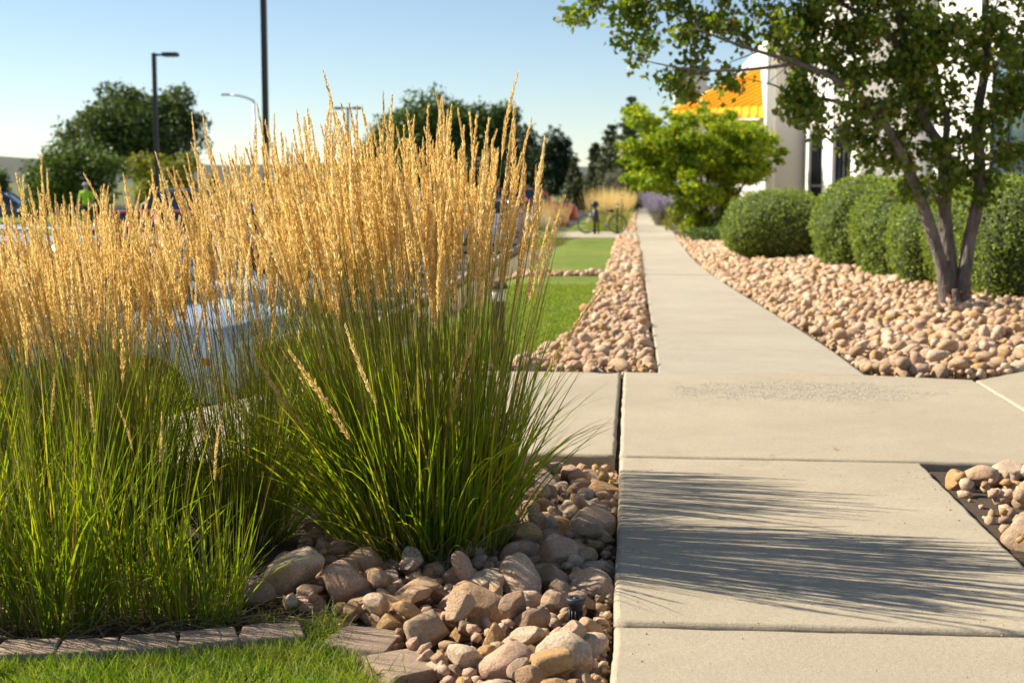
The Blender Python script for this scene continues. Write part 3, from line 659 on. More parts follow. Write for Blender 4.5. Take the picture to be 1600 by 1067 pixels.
# mid lawn blades, nearer part
x = rng.uniform(-1.9, -0.55, 60000); y = 10.8 + 11 * rng.random(60000) ** 1.3; k = (x < interp(y, BL) - 0.0)
pp = np.stack([x, y, np.zeros_like(x)], -1)[k]; pp[:, 2] = gzn(pp[:, 1]) - 0.045 - 0.66 * ss(-1.7, -3.9, pp[:, 0]) * (1 - 0.55 * np.clip((pp[:, 1] - 12) / 60, 0, 1))
turf('lawn_blades', 'mown green lawn beside the rock strip', pp, rng, 0.03, 0.06, 0.009, 2)

# plume variants: spike of small spikelets on short upright branches
def plume_mesh(seed, n=230, open_=1.0):
    rg = np.random.default_rng(seed); t = np.sort(rg.random(n) ** 0.95)
    rad = 0.031 * open_ * np.sin(np.pi * np.clip(t * 0.93 + 0.07, 0, 1)) ** 0.75 * (1 - 0.45 * t) * (0.65 + 0.35 * np.sin(t * 34 + rg.uniform(0, 6)) ** 2)
    a = rg.uniform(0, 2 * np.pi, n); rr_ = rad * np.sqrt(rg.uniform(0.03, 1, n))
    bend = rg.uniform(-0.11, 0.11, 2)
    P = np.stack([rr_ * np.cos(a) + bend[0] * t ** 2, rr_ * np.sin(a) + bend[1] * t ** 2, t], -1)
    spread = rg.uniform(0.10, 0.42, n)
    u = np.stack([np.cos(a) * spread, np.sin(a) * spread, np.ones(n)], -1) + rg.normal(0, 0.12, (n, 3)); u /= np.linalg.norm(u, axis=1, keepdims=True)
    v = np.cross(u, rg.normal(0, 1, (n, 3))); v /= np.linalg.norm(v, axis=1, keepdims=True)
    Ls = rg.uniform(0.030, 0.075, n)[:, None]; ws = rg.uniform(0.0036, 0.0068, n)[:, None]
    V = np.stack([P - u * Ls * 0.35, P + v * ws + u * Ls * 0.1, P + u * Ls * 0.65, P - v * ws + u * Ls * 0.1], 1).reshape(-1, 3)
    F = np.arange(4 * n).reshape(-1, 4)
    k = 8; ax = np.stack([bend[0] * np.linspace(0, 1, k) ** 2, bend[1] * np.linspace(0, 1, k) ** 2, np.linspace(-0.03, 0.96, k)], -1)[None]
    Va, Fa = tubes(ax, np.linspace(0.0052, 0.0016, k)[None])
    return np_mesh('plume', np.concatenate([V, Va]), np.concatenate([F, Fa + len(V)]), False, M['plume'])
PL = [plume_mesh(40 + k, 330, 0.55 + 0.085 * k) for k in range(12)]
def plume_low(seed):
    return plume_mesh(seed, 70, 1.3)
PLF = [plume_low(90 + k) for k in range(4)]

def clump(name, label, loc, seed, nst, nbl, height, r0, fan, lean=(0, 0), group=None, plume_len=(0.30, 0.42), blade=(0.5, 1.05), fluff=True, skirt=1.0, hsig=0.10, lowfrac=0.035, bw=1.0, dry=1.0):
    rg = np.random.default_rng(seed); rs = random.Random(seed); root = empty(name, loc); tag(root, label, 'grass clump', group)
    # flowering stems
    a = rg.uniform(0, 2 * np.pi, nst); q = np.sqrt(rg.random(nst)); b = np.stack([np.cos(a) * q * r0, np.sin(a) * q * r0, np.zeros(nst)], -1)
    az = a + rg.normal(0, 0.5, nst); th = np.abs(q * fan + rg.normal(0, 0.05, nst))
    d = np.stack([np.cos(az) * np.sin(th) + lean[0], np.sin(az) * np.sin(th) + lean[1], np.cos(th)], -1)
    L = height * np.clip(rg.normal(0.91, hsig, nst) + (rg.random(nst) < 0.06) * rg.uniform(0.03, 0.13, nst), 0.83, 1.14) * (1 - 0.08 * q)
    low = rg.random(nst) < lowfrac; L[low] *= rg.uniform(0.45, 0.75, low.sum()); d[low, :2] *= 1.8
    pl = rg.uniform(plume_len[0], plume_len[1], nst); Ls = L - pl * 0.95
    _, _, P, T = ribbons(b, d, Ls, np.full(nst, 0.001), rg.uniform(0.0, 0.16, nst) + low * 0.35, rg, 9)
    V, F = tubes(P, np.linspace(0.0021, 0.0012, 10)[None], 3)
    o = link('stems', np_mesh('stems', V, F, True, M['stem']), root); tag(o, kind='stuff')
    for k in range(nst):
        t = Vector(T[k, -1]).normalized(); qn = t.to_track_quat('Z', 'Y') @ Matrix.Rotation(rs.uniform(0, 6.28), 3, 'Z').to_quaternion()
        po = bpy.data.objects.new('plume', rs.choice(PL if fluff else PLF)); C.objects.link(po); po.parent = root
        po.matrix_local = Matrix.LocRotScale(Vector(P[k, -1]), qn, Vector((pl[k],) * 3) * 1.0)
    # leaf blades
    def blades(n, lo, hi, fan_, dr, wd, nm, mat, rmul=1.15):
        a = rg.uniform(0, 2 * np.pi, n); q = np.sqrt(rg.random(n)); bb = np.stack([np.cos(a) * q * r0 * rmul, np.sin(a) * q * r0 * rmul, np.zeros(n)], -1)
        az = a + rg.normal(0, 0.55, n); th = np.abs(q * fan_ + rg.normal(0, 0.10, n))
        d = np.stack([np.cos(az) * np.sin(th) + lean[0] * 0.6, np.sin(az) * np.sin(th) + lean[1] * 0.6, np.cos(th)], -1)
        V, F, _, _ = ribbons(bb, d, rg.uniform(lo, hi, n), rg.uniform(wd * 0.7, wd * 1.25, n), rg.uniform(dr[0], dr[1], n), rg, 8)
        V[:, 2] = np.maximum(V[:, 2], 0.012)
        tag(link(nm, np_mesh(nm, V, F, True, M[mat]), root), kind='stuff')
    blades(int(nbl * 0.50), blade[0], blade[1], fan * 1.1, (0.04, 0.38), 0.0062 * bw, 'leaf_blades', 'blade')
    blades(int(nbl * 0.28), blade[1] * 0.85, blade[1] * 1.22, fan * 0.95, (0.0, 0.16), 0.0042 * bw, 'upright_blades', 'stem')
    blades(int(nbl * 0.38 * skirt), blade[0] * 0.7, blade[1] * 0.82, fan * 2.5, (0.3, 1.2), 0.0066 * bw, 'arching_blades', 'blade')
    blades(int(nbl * 0.10 * dry), 0.15, 0.45, fan * 3.4, (0.4, 1.6), 0.0045, 'dry_blades', 'straw')
    return root

G1 = 'feather reed grasses in the front bed'
clump('feather_reed_grass', 'tallest feather reed grass clump nearest the concrete walk, above the river rocks', (-0.84, 5.60, -0.11), 1, 300, 1550, 1.83, 0.26, 0.19, (-0.06, -0.01), G1, (0.34, 0.46), (0.60, 1.20), hsig=0.065, skirt=1.0, bw=1.25, dry=2.6)
clump('feather_reed_grass', 'feather reed grass clump behind the tallest one, showing left of it', (-1.55, 6.75, -0.11), 2, 230, 700, 1.84, 0.22, 0.22, (-0.05, 0.0), G1, hsig=0.065)
clump('feather_reed_grass', 'slimmer feather reed grass clump just left of the tallest one', (-1.62, 5.75, -0.11), 3, 110, 420, 1.58, 0.14, 0.24, (-0.04, 0.0), G1, (0.28, 0.38), (0.4, 0.85), hsig=0.07)
clump('feather_reed_grass', 'feather reed grass clump behind the middle edging blocks', (-2.20, 5.58, -0.11), 4, 225, 1300, 1.45, 0.27, 0.22, (-0.11, 0.0), G1, (0.28, 0.38), (0.45, 0.95), hsig=0.085)
clump('feather_reed_grass', 'leftmost feather reed grass clump, cut by the photo edge', (-2.86, 5.56, -0.11), 5, 215, 1200, 1.37, 0.26, 0.22, (-0.10, 0.0), G1, (0.28, 0.38), (0.4, 0.9), hsig=0.085)
clump('feather_reed_grass', 'feather reed grass clump standing in the second row at the left', (-2.65, 6.80, -0.11), 6, 150, 450, 1.54, 0.22, 0.22, (-0.05, 0.0), G1, hsig=0.065)
LBS = ['small leafy grass tuft behind the edging at the left photo edge', 'second small leafy grass tuft from the left behind the edging', 'third small leafy grass tuft from the left behind the edging', 'fourth small leafy grass tuft from the left behind the edging', 'rightmost small leafy grass tuft behind the edging, left of the round rocks']
for k_, (x_, y_) in enumerate([(-2.36, 4.50), (-2.16, 4.60), (-1.94, 4.56), (-1.74, 4.70), (-1.52, 4.72)]):
    clump('leafy_grass_tuft', LBS[k_], (x_, y_, -0.11), 300 + k_, 2, [230, 160, 220, 160, 160][k_], [1.2, 1.1, 1.15, 0.9, 0.8][k_], 0.14, 0.19, (-0.04, -0.01), 'leafy grass tufts along the edging', (0.15, 0.24), ([0.45, 0.45, 0.42, 0.36, 0.28][k_], [1.1, 0.8, 1.05, 0.8, 0.55][k_]), lowfrac=0, skirt=0.9, bw=1.05)

# ------------------------------------------------------------------ sprinkler, leaf
sp = empty('sprinkler_head', (-0.192, 4.64, -0.075)); tag(sp, 'black pop-up sprinkler head standing among the river rocks beside the walk', 'sprinkler')
mb = MB(); mb.lathe([(0.020, 0), (0.020, 0.055), (0.024, 0.06), (0.0245, 0.075), (0.030, 0.082)], 24)
for k in range(12):
    a = k * math.pi / 6; mb.box((0.0225 * math.cos(a), 0.0225 * math.sin(a), 0.035), (0.005, 0.004, 0.05), 0, Matrix.Rotation(a, 3, 'Z'))
mb.build('body', M['black'], sp, True)
MB().lathe([(0.031, 0.080), (0.0335, 0.084), (0.0335, 0.098), (0.031, 0.101), (0.020, 0.1015), (0.018, 0.098), (0.010, 0.098), (0.009, 0.103), (0.001, 0.103)], 28).build('cap', M['black'], sp, True)
def dropped_leaf(p, s, rz, label, mat):
    mb = MB(); pts = [(-1, 0, 0.1), (-0.3, 0.42, 0.25), (0.5, 0.34, 0.18), (1.1, 0, 0.05), (0.5, -0.34, 0.22), (-0.3, -0.42, 0.3), (0, 0, 0.02), (0.5, 0, 0.0)]
    mb.add([(a * s, b_ * s, c_ * s + 0.004) for a, b_, c_ in pts], [(0, 6, 1), (1, 6, 7, 2), (2, 7, 3), (3, 7, 4), (4, 7, 6, 5), (5, 6, 0)])
    o = mb.build('fallen_leaf', mat, smooth=True, fix=False); o.location = p; o.rotation_euler = (0, 0, rz); tag(o, label, 'leaf')
dropped_leaf((1.06, 7.55, 0.002), 0.016, 0.6, 'small dry brown leaf lying alone on the cross walk slab', M['red_leaf'])
dropped_leaf((0.75, 14.6, gz(14.6)), 0.022, 1.6, 'tiny yellow leaf lying on the far walk', M['yellow'])

rs_ = random.Random(4); VV, FF, n_ = [], [], 0
for k_ in range(420):
    if k_ < 220: gx_, gy_ = rs_.uniform(-0.05, 1.43), rs_.uniform(3.4, 7.2)
    elif k_ < 330: gx_, gy_ = rs_.uniform(-1.5, 2.3), rs_.uniform(7.35, 10.5)
    else: gx_, gy_ = rs_.choice((rs_.gauss(-0.03, 0.02) + 0.05, rs_.gauss(1.40, 0.02))), rs_.uniform(3.5, 7.2)
    r_ = rs_.uniform(0.0012, 0.0036) * (1.6 if rs_.random() < 0.06 else 1); v, f = rs_.choice(LOWR); zt_ = -0.016 if gy_ < 4.48 else (-0.004 if gy_ < 7.28 else 0.002)
    VV.append(v @ (np.array(rot_rand(rs_)) * r_).T + np.array([gx_, gy_, zt_ + r_ * 0.3])); FF.append(f + n_); n_ += len(v)
tag(link('grit', np_mesh('grit', np.concatenate(VV), np.concatenate(FF), True, M['rock'])), 'loose grit and tiny pebbles scattered over the concrete', 'grit', kind='stuff')
# ------------------------------------------------------------------ foliage tools
def leaves(P, size, rng, aspect=0.62, outward=None, up=0.0, bias=0.0):
    n = len(P); s = (rng.uniform(0.65, 1.3, n) * size)[:, None]
    u = rng.normal(0, 1, (n, 3)); u[:, 2] -= up
    if outward is not None:
        nn = outward * bias + rng.normal(0, 1, (n, 3)) * (1 - bias); u = np.cross(nn, u); nn /= np.linalg.norm(nn, axis=1, keepdims=True)
    u /= np.linalg.norm(u, axis=1, keepdims=True)
    v = np.cross(nn, u) if outward is not None else np.cross(u, rng.normal(0, 1, (n, 3)))
    v /= np.linalg.norm(v, axis=1, keepdims=True); w_ = s * aspect
    bow = np.cross(u, v) * s * 0.16
    V = np.stack([P - u * s * 0.5, P + v * w_ * 0.5 - u * s * 0.08 + bow, P + u * s * 0.55, P - v * w_ * 0.5 - u * s * 0.08 + bow], 1).reshape(-1, 3)
    return V, np.arange(4 * n).reshape(-1, 4)

def blob_points(blobs, counts, rng, shell=0.45):
    out = []; nr = []
    for (c, r), n in zip(blobs, counts):
        n = int(n)
        if n < 1: continue
        d = rng.normal(0, 1, (n, 3)); d /= np.linalg.norm(d, axis=1, keepdims=True)
        k = (shell + (1 - shell) * rng.random(n) ** 0.6) * (1 + 0.16 * rng.normal(0, 1, n).clip(-2, 2))
        out.append(np.asarray(c) + d * k[:, None] * np.asarray(r)); nr.append(d)
    return np.concatenate(out), np.concatenate(nr)

def crown_blobs(c, r, n, rb, rng, flat=0.85, bottom=-0.7):
    """small clumps spread over an ellipsoid crown"""
    out = []
    while len(out) < n:
        d = rng.normal(0, 1, 3); d /= np.linalg.norm(d)
        if d[2] < bottom: continue
        k = rng.random() ** 0.45 * rng.uniform(0.75, 1.02); q = rng.uniform(*rb)
        out.append((np.asarray(c) + d * k * np.asarray(r), np.array([q, q, q * flat])))
    return out

def far_tree(name, label, base, crown_c, crown_r, nb_, rb, nleaf, size, mat, seed, group=None, trunk_r=0.25, flat=0.85, bottom=-0.7, bark='bark_dark', cat='tree', aspect=0.7):
    rng = np.random.default_rng(seed); base = Vector(base); root = empty(name, base); tag(root, label, cat, group)
    cc = np.asarray(crown_c) - np.array(base); bl = crown_blobs(cc, crown_r, nb_, rb, rng, flat, bottom)
    ar = np.array([b_[1][0] ** 2 for b_ in bl]); P, N = blob_points(bl, nleaf * ar / ar.sum(), rng)
    P[:, 2] = np.maximum(P[:, 2], 0.03)
    V, F = leaves(P, size, rng, aspect, N, 0, 0.45)
    link('crown', np_mesh('crown', V, F, False, M[mat]), root)
    mb = MB(); top = Vector(cc) + Vector((0, 0, crown_r[2] * 0.3))
    mid = Vector((cc[0] * 0.3, cc[1] * 0.3, cc[2] * 0.5)); mb.tube([(0, 0, -0.1), mid, top], [trunk_r, trunk_r * 0.75, trunk_r * 0.25], 8)
    for b_ in bl[: max(6, nb_ // 4)]:
        e = Vector(b_[0]); s_ = mid.lerp(top, rng.uniform(0, 0.7)); m_ = s_.lerp(e, 0.5) + Vector((0, 0, -0.1 * (e - s_).length))
        mb.tube([s_, m_, e], [trunk_r * 0.4, trunk_r * 0.25, trunk_r * 0.08], 5)
    mb.build('trunk', M[bark], root, True, fix=False)
    return root

# ------------------------------------------------------------------ near multi-stem tree
def near_tree():
    Y = 16.8; rng = np.random.default_rng(77); rs = random.Random(7)
    bp = at(1490, 487, Y); base = Vector((bp.x, Y, gz(Y) - 0.03)); root = empty('multi_stem_tree', base)
    tag(root, 'dark green multi-stem tree with grey-brown trunks in the rock bed', 'tree')
    W = lambda px, py, dy=0.0: at(px, py, Y + dy) - base
    limbs = []
    def limb(nm, pts, rads):
        pts = [Vector(p) for p in pts]; dense = []; rd = []
        for k in range(len(pts) - 1):
            for q in range(4):
                t = q / 4; p0 = pts[max(k - 1, 0)]; p1 = pts[k]; p2 = pts[k + 1]; p3 = pts[min(k + 2, len(pts) - 1)]
                c_ = 0.5 * ((2 * p1) + (p2 - p0) * t + (2 * p0 - 5 * p1 + 4 * p2 - p3) * t * t + (3 * p1 - p0 - 3 * p2 + p3) * t ** 3)
                dense.append(c_ + Vector(mnoise.noise_vector(c_ * 3)) * 0.012); rd.append(rads[k] + (rads[k + 1] - rads[k]) * t)
        dense.append(pts[-1]); rd.append(rads[-1]); limbs.append((dense, rd))
        mb = MB(); n = 12 if rads[0] > 0.04 else 7
        mb.tube(dense, [r_ * (1 + 0.12 * mnoise.noise(p * 8)) for p, r_ in zip(dense, rd)], n)
        return mb.build(nm, M['bark'], root, True, fix=False)
    limb('trunk', [W(1481, 490, -.02), W(1475, 430, -.03), W(1452, 350, -.08), W(1428, 285, -.1), W(1385, 200, -.25), W(1330, 140, -.4), W(1250, 100, -.5), W(1165, 75, -.6), W(1090, 45, -.6)], [.115, .078, .070, .064, .046, .037, .027, .018, .009])
    limb('trunk', [W(1487, 490, .06), W(1486, 430, .06), W(1478, 350, .1), W(1474, 285, .1), W(1473, 235, .1), W(1440, 180, .05), W(1418, 90, .0), W(1402, 0, 0), W(1395, -120, 0), W(1360, -260, 0)], [.125, .084, .075, .070, .066, .056, .049, .042, .03, .012])
    limb('trunk', [W(1500, 490, 0), W(1506, 430, 0), W(1520, 350, .05), W(1531, 285, .1), W(1528, 180, .2), W(1543, 90, .3), W(1540, 0, .4), W(1560, -120, .5), W(1600, -220, .5)], [.115, .080, .073, .067, .056, .05, .042, .03, .012])
    limb('trunk_sprout', [W(1496, 490, -.14), W(1494, 470, -.15), W(1492, 452, -.15)], [.05, .045, .035])
    limb('branch', [W(1474, 240, .1), W(1480, 190, .15), W(1465, 140, .2), W(1455, 60, .3), W(1440, -60, .4)], [.045, .038, .034, .028, .012])
    limb('branch', [W(1420, 100, 0), W(1385, 50, -.1), W(1330, 15, -.2), W(1260, -20, -.3), W(1150, -40, -.3)], [.036, .032, .027, .02, .009])
    limb('branch', [W(1385, 200, -.25), W(1330, 165, -.1), W(1255, 150, .1), W(1200, 130, .2)], [.034, .028, .018, .008])
    limb('branch', [W(1404, 10, 0), W(1350, -40, .1), W(1250, -70, .2), W(1090, -30, .2), W(1000, 8, .1), W(930, 12, 0)], [.034, .03, .026, .02, .014, .006])
    limb('branch', [W(1250, 100, -.5), W(1150, 110, -.6), W(1080, 110, -.7), W(1010, 95, -.7)], [.022, .017, .012, .006])
    limb('branch', [W(1532, 200, .2), W(1575, 150, .1), W(1620, 120, 0), W(1690, 60, 0)], [.034, .028, .022, .01])
    limb('branch', [W(1479, 330, .1), W(1462, 310, -.2), W(1450, 290, -.3), W(1455, 265, -.35)], [.014, .012, .010, .006])
    BL_ = [(925, 10, 26), (903, 22, 16), (985, 18, 46), (975, 60, 30), (1000, 92, 20), (1040, 55, 52), (1075, 100, 30), (1060, 128, 18), (1072, 150, 14), (1120, 45, 52), (1195, 30, 58), (1138, 130, 12), (1255, 125, 34), (1255, 75, 66),
           (1260, 168, 40), (1235, 180, 16), (1420, 285, 24), (1465, 300, 20), (1520, 288, 30), (1350, 240, 18), (1552, 272, 22), (1310, 110, 78), (1330, 190, 42), (1300, 205, 24), (1328, 222, 16), (1380, 150, 78), (1400, 232, 42), (1395, 268, 22), (1440, 262, 40), (1450, 185, 66), (1518, 232, 50), (1500, 272, 26), (1548, 150, 58),
           (1470, 90, 84), (1565, 60, 74), (1605, 130, 50), (1400, 40, 96), (1300, 20, 88), (1585, 230, 30), (1560, 260, 22), (1100, -60, 90), (1250, -90, 115), (1400, -120, 130), (1550, -80, 118), (1680, 0, 105), (1700, 120, 75), (1350, -230, 105), (1500, -220, 105), (1000, -30, 40)]
    tips = []
    for px, py, rp in BL_:
        r_ = rp * 0.0076
        for _ in range(max(2, int(rp * rp / 400))):
            d = rng.normal(0, 1, 3); d /= np.linalg.norm(d); d *= rng.random() ** 0.4
            c_ = np.array(W(px, py, rng.uniform(-0.25, 0.25))); tips.append((c_ + d * np.array([r_, r_ * 1.25, r_]) * 0.95, r_))
    allp = [(p, r_) for pts, rd in limbs for p, r_ in zip(pts[6:], rd[6:])]
    mb = MB(); LP = []
    for tp, r_ in tips:
        tv = Vector(tp); best = min(allp, key=lambda q: (q[0] - tv).length + rs.uniform(0, 0.25)); s_ = best[0]; L = (tv - s_).length
        if L > 0.08:
            m_ = s_.lerp(tv, 0.55) + Vector((rs.gauss(0, .06), rs.gauss(0, .06), 0.10 * L)); mb.tube([s_, m_, tv], [min(best[1] * 0.6, 0.006 + 0.006 * L), 0.0055, 0.0025], 5)
        else: m_ = s_
        n = int(rs.uniform(52, 108)) if L < 2.5 else 40
        if rs.random() < 0.10: n //= 3
        # clusters along the outer part of the twig
        for _ in range(n):
            t = rs.random() ** 0.6; p = m_.lerp(tv, 0.35 + 0.75 * t) + Vector((rs.gauss(0, 1), rs.gauss(0, 1), rs.gauss(-0.15, 0.8))) * 0.088
            LP.append(p)
    mb.build('twigs', M['bark'], root, True, fix=False)['kind'] = 'stuff'
    P = np.array([tuple(p) for p in LP]); V, F = leaves(P, 0.076, rng, 0.85, None, 0.9)
    tag(link('foliage', np_mesh('foliage', V, F, False, M['leaf_dark']), root), kind='stuff')
    # red sprouts at the foot
    q = np.array([tuple(W(1500 + rs.gauss(0, 18), 462 + rs.gauss(0, 12), -.22 + rs.gauss(0, .05))) for _ in range(22)]); V, F = leaves(q, 0.045, rng, 0.5)
    tag(link('root_sprouts', np_mesh('root_sprouts', V, F, False, M['red_leaf']), root), kind='stuff')
near_tree()

# ------------------------------------------------------------------ clipped boxwoods
def boxwood(px, Y, py_bot, py_top, wpx, seed, label, dep=1.0):
    rng = np.random.default_rng(seed); m = Y / 2200.0; z0 = gz(Y) + 0.02; top = at(px, py_top, Y).z; h = (top - z0); rx = wpx * m / 2; ry = rx * dep
    c = Vector((at(px, py_bot, Y).x, Y, z0)); root = empty('boxwood', c); tag(root, label, 'shrub', 'clipped boxwoods along the building')
    def surf(d, k=1.0):
        # rounded, fuller low down
        n = np.abs(d) ** 2.25; f = 1.0 / (n.sum(1) ** (1 / 2.25)); p = d * f[:, None] * np.array([rx, ry, h * 0.54]) * k; p[:, 2] += h * 0.47
        nz = np.array([mnoise.noise(Vector(q) * 1.7 + Vector((seed, 0, 0))) + 0.5 * mnoise.noise(Vector(q) * 4.5 + Vector((0, seed, 0))) for q in p]); return p + d * (0.11 * nz)[:, None]
    n = int(7000 + 3500 * rx * h); d = rng.normal(0, 1, (n, 3)); d /= np.linalg.norm(d, axis=1, keepdims=True)
    # camera-facing and upper side only needs the density; keep all round
    P = surf(d) * 1.0 + d * rng.normal(-0.01, 0.035, n)[:, None]; k = P[:, 2] > 0.0; P = P[k]; d = d[k]
    sh = rng.integers(0, len(P), 40); ex = np.repeat(P[sh], 9, 0) + (np.repeat(d[sh], 9, 0) * 0.5 + np.array([0, 0, 0.6])) * np.tile(np.linspace(0.02, 0.16, 9), 40)[:, None] * np.repeat(rng.uniform(0.4, 1.0, 40), 9)[:, None]
    P = np.concatenate([P, ex + rng.normal(0, 0.008, ex.shape)]); d = np.concatenate([d, np.repeat(d[sh], 9, 0)])
    V, F = leaves(P, 0.047 if Y < 22 else 0.055, rng, 0.6, d, 0, 0.35); link('foliage', np_mesh('foliage', V, F, False, M['leaf_box']), root)['kind'] = 'stuff'
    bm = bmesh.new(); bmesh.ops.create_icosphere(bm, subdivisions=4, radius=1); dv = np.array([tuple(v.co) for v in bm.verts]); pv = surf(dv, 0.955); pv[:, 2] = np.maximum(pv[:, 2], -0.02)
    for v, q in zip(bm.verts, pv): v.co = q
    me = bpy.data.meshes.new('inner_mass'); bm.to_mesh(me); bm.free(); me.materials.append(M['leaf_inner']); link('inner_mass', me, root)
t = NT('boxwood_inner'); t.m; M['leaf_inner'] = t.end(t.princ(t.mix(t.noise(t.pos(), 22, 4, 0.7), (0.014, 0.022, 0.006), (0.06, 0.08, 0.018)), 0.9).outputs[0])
for a in [(1213, 31.0, 405, 300, 164, 1, 'farthest clipped boxwood in the row, next to the lime green tree', 1.1), (1350, 26.3, 421, 281, 160, 2, 'rounded boxwood second from the far end, overlapped by the next one', 1.2),
          (1430, 22.8, 440, 284, 190, 3, 'clipped boxwood third from the far end of the row', 1.1), (1490, 20.8, 452, 286, 200, 4, 'boxwood behind the three trunks of the tree', 1.0),
          (1552, 19.6, 462, 286, 200, 5, 'boxwood just right of the three tree trunks', 1.0), (1615, 17.8, 476, 286, 210, 6, 'nearest boxwood, shaded, at the right edge', 0.9)]: boxwood(*a)

# ------------------------------------------------------------------ building
def building():
    root = empty('office_building', (4.5, 50, -0.45)); tag(root, 'white stucco commercial building with dark windows and an orange metal canopy roof', 'building'); o0 = root.location
    def box(nm, x0, x1, y0, y1, z0, z1, mat, bevel=0, par=None):
        p = par or root; off = o0 if p is root else o0
        return MB().box(Vector(((x0 + x1) / 2, (y0 + y1) / 2, (z0 + z1) / 2)) - off, (x1 - x0, y1 - y0, z1 - z0)).build(nm, M[mat], p, bevel=bevel)
    T = 9.0
    box('wall', 5.95, 30, 37.7, 49.98, -1, T, 'white')           # middle block with the two windows
    box('wall', 7.5, 30, 14, 37.69, -1, T, 'white')              # near block
    box('wall', 4.5, 30, 50, 84, -1, 6.15, 'shaded_stucco')              # entrance block, shade of its front painted in as grey
    box('wall_corner', 4.36, 4.68, 49.86, 58, -1, 6.3, 'white', 0.03)  # white strip stands for the block's sunlit left side
    box('parapet', 4.40, 30, 49.92, 84, 6.15, 6.42, 'white', 0.03)
    # pilasters and windows of the middle block, facing the walk
    for y0, y1 in ((37.6, 39.3), (43.1, 45.3), (49.0, 49.95)): box('pilaster', 5.72, 5.96, y0, y1, -1, T - 1.2, 'white', 0.03)
    def win(x, y0, y1, z0, z1, nv, mat='window', fr='frame', transom=None):
        wn = box('window', x - 0.03, x + 0.02, y0, y1, z0, z1, mat)
        e = 0.07
        for a, b_, c_, d_ in ((y0, y1, z0, z0 + e), (y0, y1, z1 - e, z1), (y0, y0 + e, z0 + e, z1 - e), (y1 - e, y1, z0 + e, z1 - e)): box('window_frame', x - 0.09, x - 0.031, a, b_, c_, d_, fr, 0, wn)
        for k in range(1, nv):
            yy = y0 + (y1 - y0) * k / nv; box('mullion', x - 0.08, x - 0.032, yy - 0.03, yy + 0.03, z0 + e, z1 - e, fr, 0, wn)
        if transom: box('transom', x - 0.085, x - 0.033, y0 + e, y1 - e, transom - 0.03, transom + 0.03, 'mullion', 0, wn)
        return wn
    win(5.9, 39.4, 43.0, 0.2, 3.05, 4, transom=1.35); win(5.9, 45.4, 48.9, 0.2, 3.05, 4, transom=1.35)
    box('lintel_band', 5.82, 5.96, 39.3, 49.0, 3.2, 3.45, 'white', 0.02)
    # tall glazing of the near block
    win(7.45, 24.2, 30.9, -0.4, 3.95, 5, 'blue_glass', 'frame', transom=2.0)
    win(7.45, 15.0, 23.5, -0.4, 3.95, 5, 'blue_glass', 'frame', transom=2.0)
    box('lintel_band', 7.38, 7.5, 14.5, 31.2, 4.05, 4.3, 'white', 0.02)
    # small towers behind the canopy, greyed as painted shade, left corners white as lit
    box('tower', 1.95, 3.4, 72, 75, -1, 6.75, 'shaded_stucco'); box('tower_corner', 1.82, 2.12, 71.85, 75, -1, 6.6, 'white', 0.03); box('tower_cap', 1.85, 3.5, 71.8, 75.2, 6.75, 7.15, 'frame', 0.03)
    box('tower', 3.55, 5, 74, 78, -1, 6.3, 'shaded_stucco'); box('tower_corner', 3.42, 3.72, 73.85, 78, -1, 6.35, 'white', 0.03)
    box('wall_wing', 1.95, 4.5, 76, 84, -1, 3.2, 'white')
    box('pier', 1.75, 2.15, 52.3, 52.7, -1, 3.7, 'white', 0.03)
    # orange canopy: hipped slope with standing seams, ribbed fascia below
    Yc = 51.5
    B = at(1190, 106, Yc + 0.9); Cc = at(1194, 166, Yc - 0.6); D = at(1050, 173, Yc + 1.3)
    rf = MB(); th = Vector((0, 0.35, -0.30))
    vs = [D, Cc, B]; rf.add([p - o0 for p in vs] + [p - o0 + th for p in vs], [(0, 1, 2), (5, 4, 3), (0, 2, 5, 3), (1, 4, 5, 2), (0, 3, 4, 1)])
    roof = rf.build('canopy_roof', M['orange'], root)
    up = (Cc - D).cross(B - D).normalized(); up = up if up.y < 0 else -up
    for k in range(1, 11):                     # seams parallel to the hip edge
        t_ = k / 11; s0 = D.lerp(Cc, t_); e0 = Cc.lerp(B, 1 - t_)
        q = [s0, e0]; wv = (Cc - D).normalized() * 0.035
        mb = MB(); pts = [s0 - wv, s0 + wv, e0 + wv * 0.9, e0 - wv * 0.9]; mb.add([p - o0 + up * 0.005 for p in pts] + [p - o0 + up * 0.07 for p in pts], [(3, 2, 1, 0), (4, 5, 6, 7), (0, 1, 5, 4), (1, 2, 6, 5), (2, 3, 7, 6), (3, 0, 4, 7)])
        mb.build('standing_seam', M['orange'], roof)
    E_ = at(1045, 184, Yc + 0.8); G_ = at(1195, 184, Yc - 1.1)
    fb = MB(); vs = [E_, G_, Cc + Vector((0.02, -0.02, 0.0)), D + Vector((-0.05, -0.02, 0.0))]; fb.add([p - o0 for p in vs] + [p - o0 + Vector((0, 0.3, -0.02)) for p in vs], [(0, 1, 2, 3), (7, 6, 5, 4), (0, 4, 5, 1), (1, 5, 6, 2), (2, 6, 7, 3), (3, 7, 4, 0)])
    fasc = fb.build('canopy_eave', M['orange'], root)
    for k in range(0, 13):
        t_ = k / 12; s0 = E_.lerp(G_, t_); e0 = vs[3].lerp(vs[2], t_); mb = MB(); mb.tube([s0 - o0 + Vector((0, -0.02, 0)), e0 - o0 + Vector((0, -0.02, 0.02))], 0.035, 6); mb.build('eave_rib', M['orange'], fasc, True)
    hp = MB().tube([D - o0, B - o0], 0.09, 8).build('hip_cap', M['orange'], roof, True)
    box('canopy_beam', 1.6, 4.34, 52.3, 52.6, 3.45, 3.7, 'white', 0.02)
building()

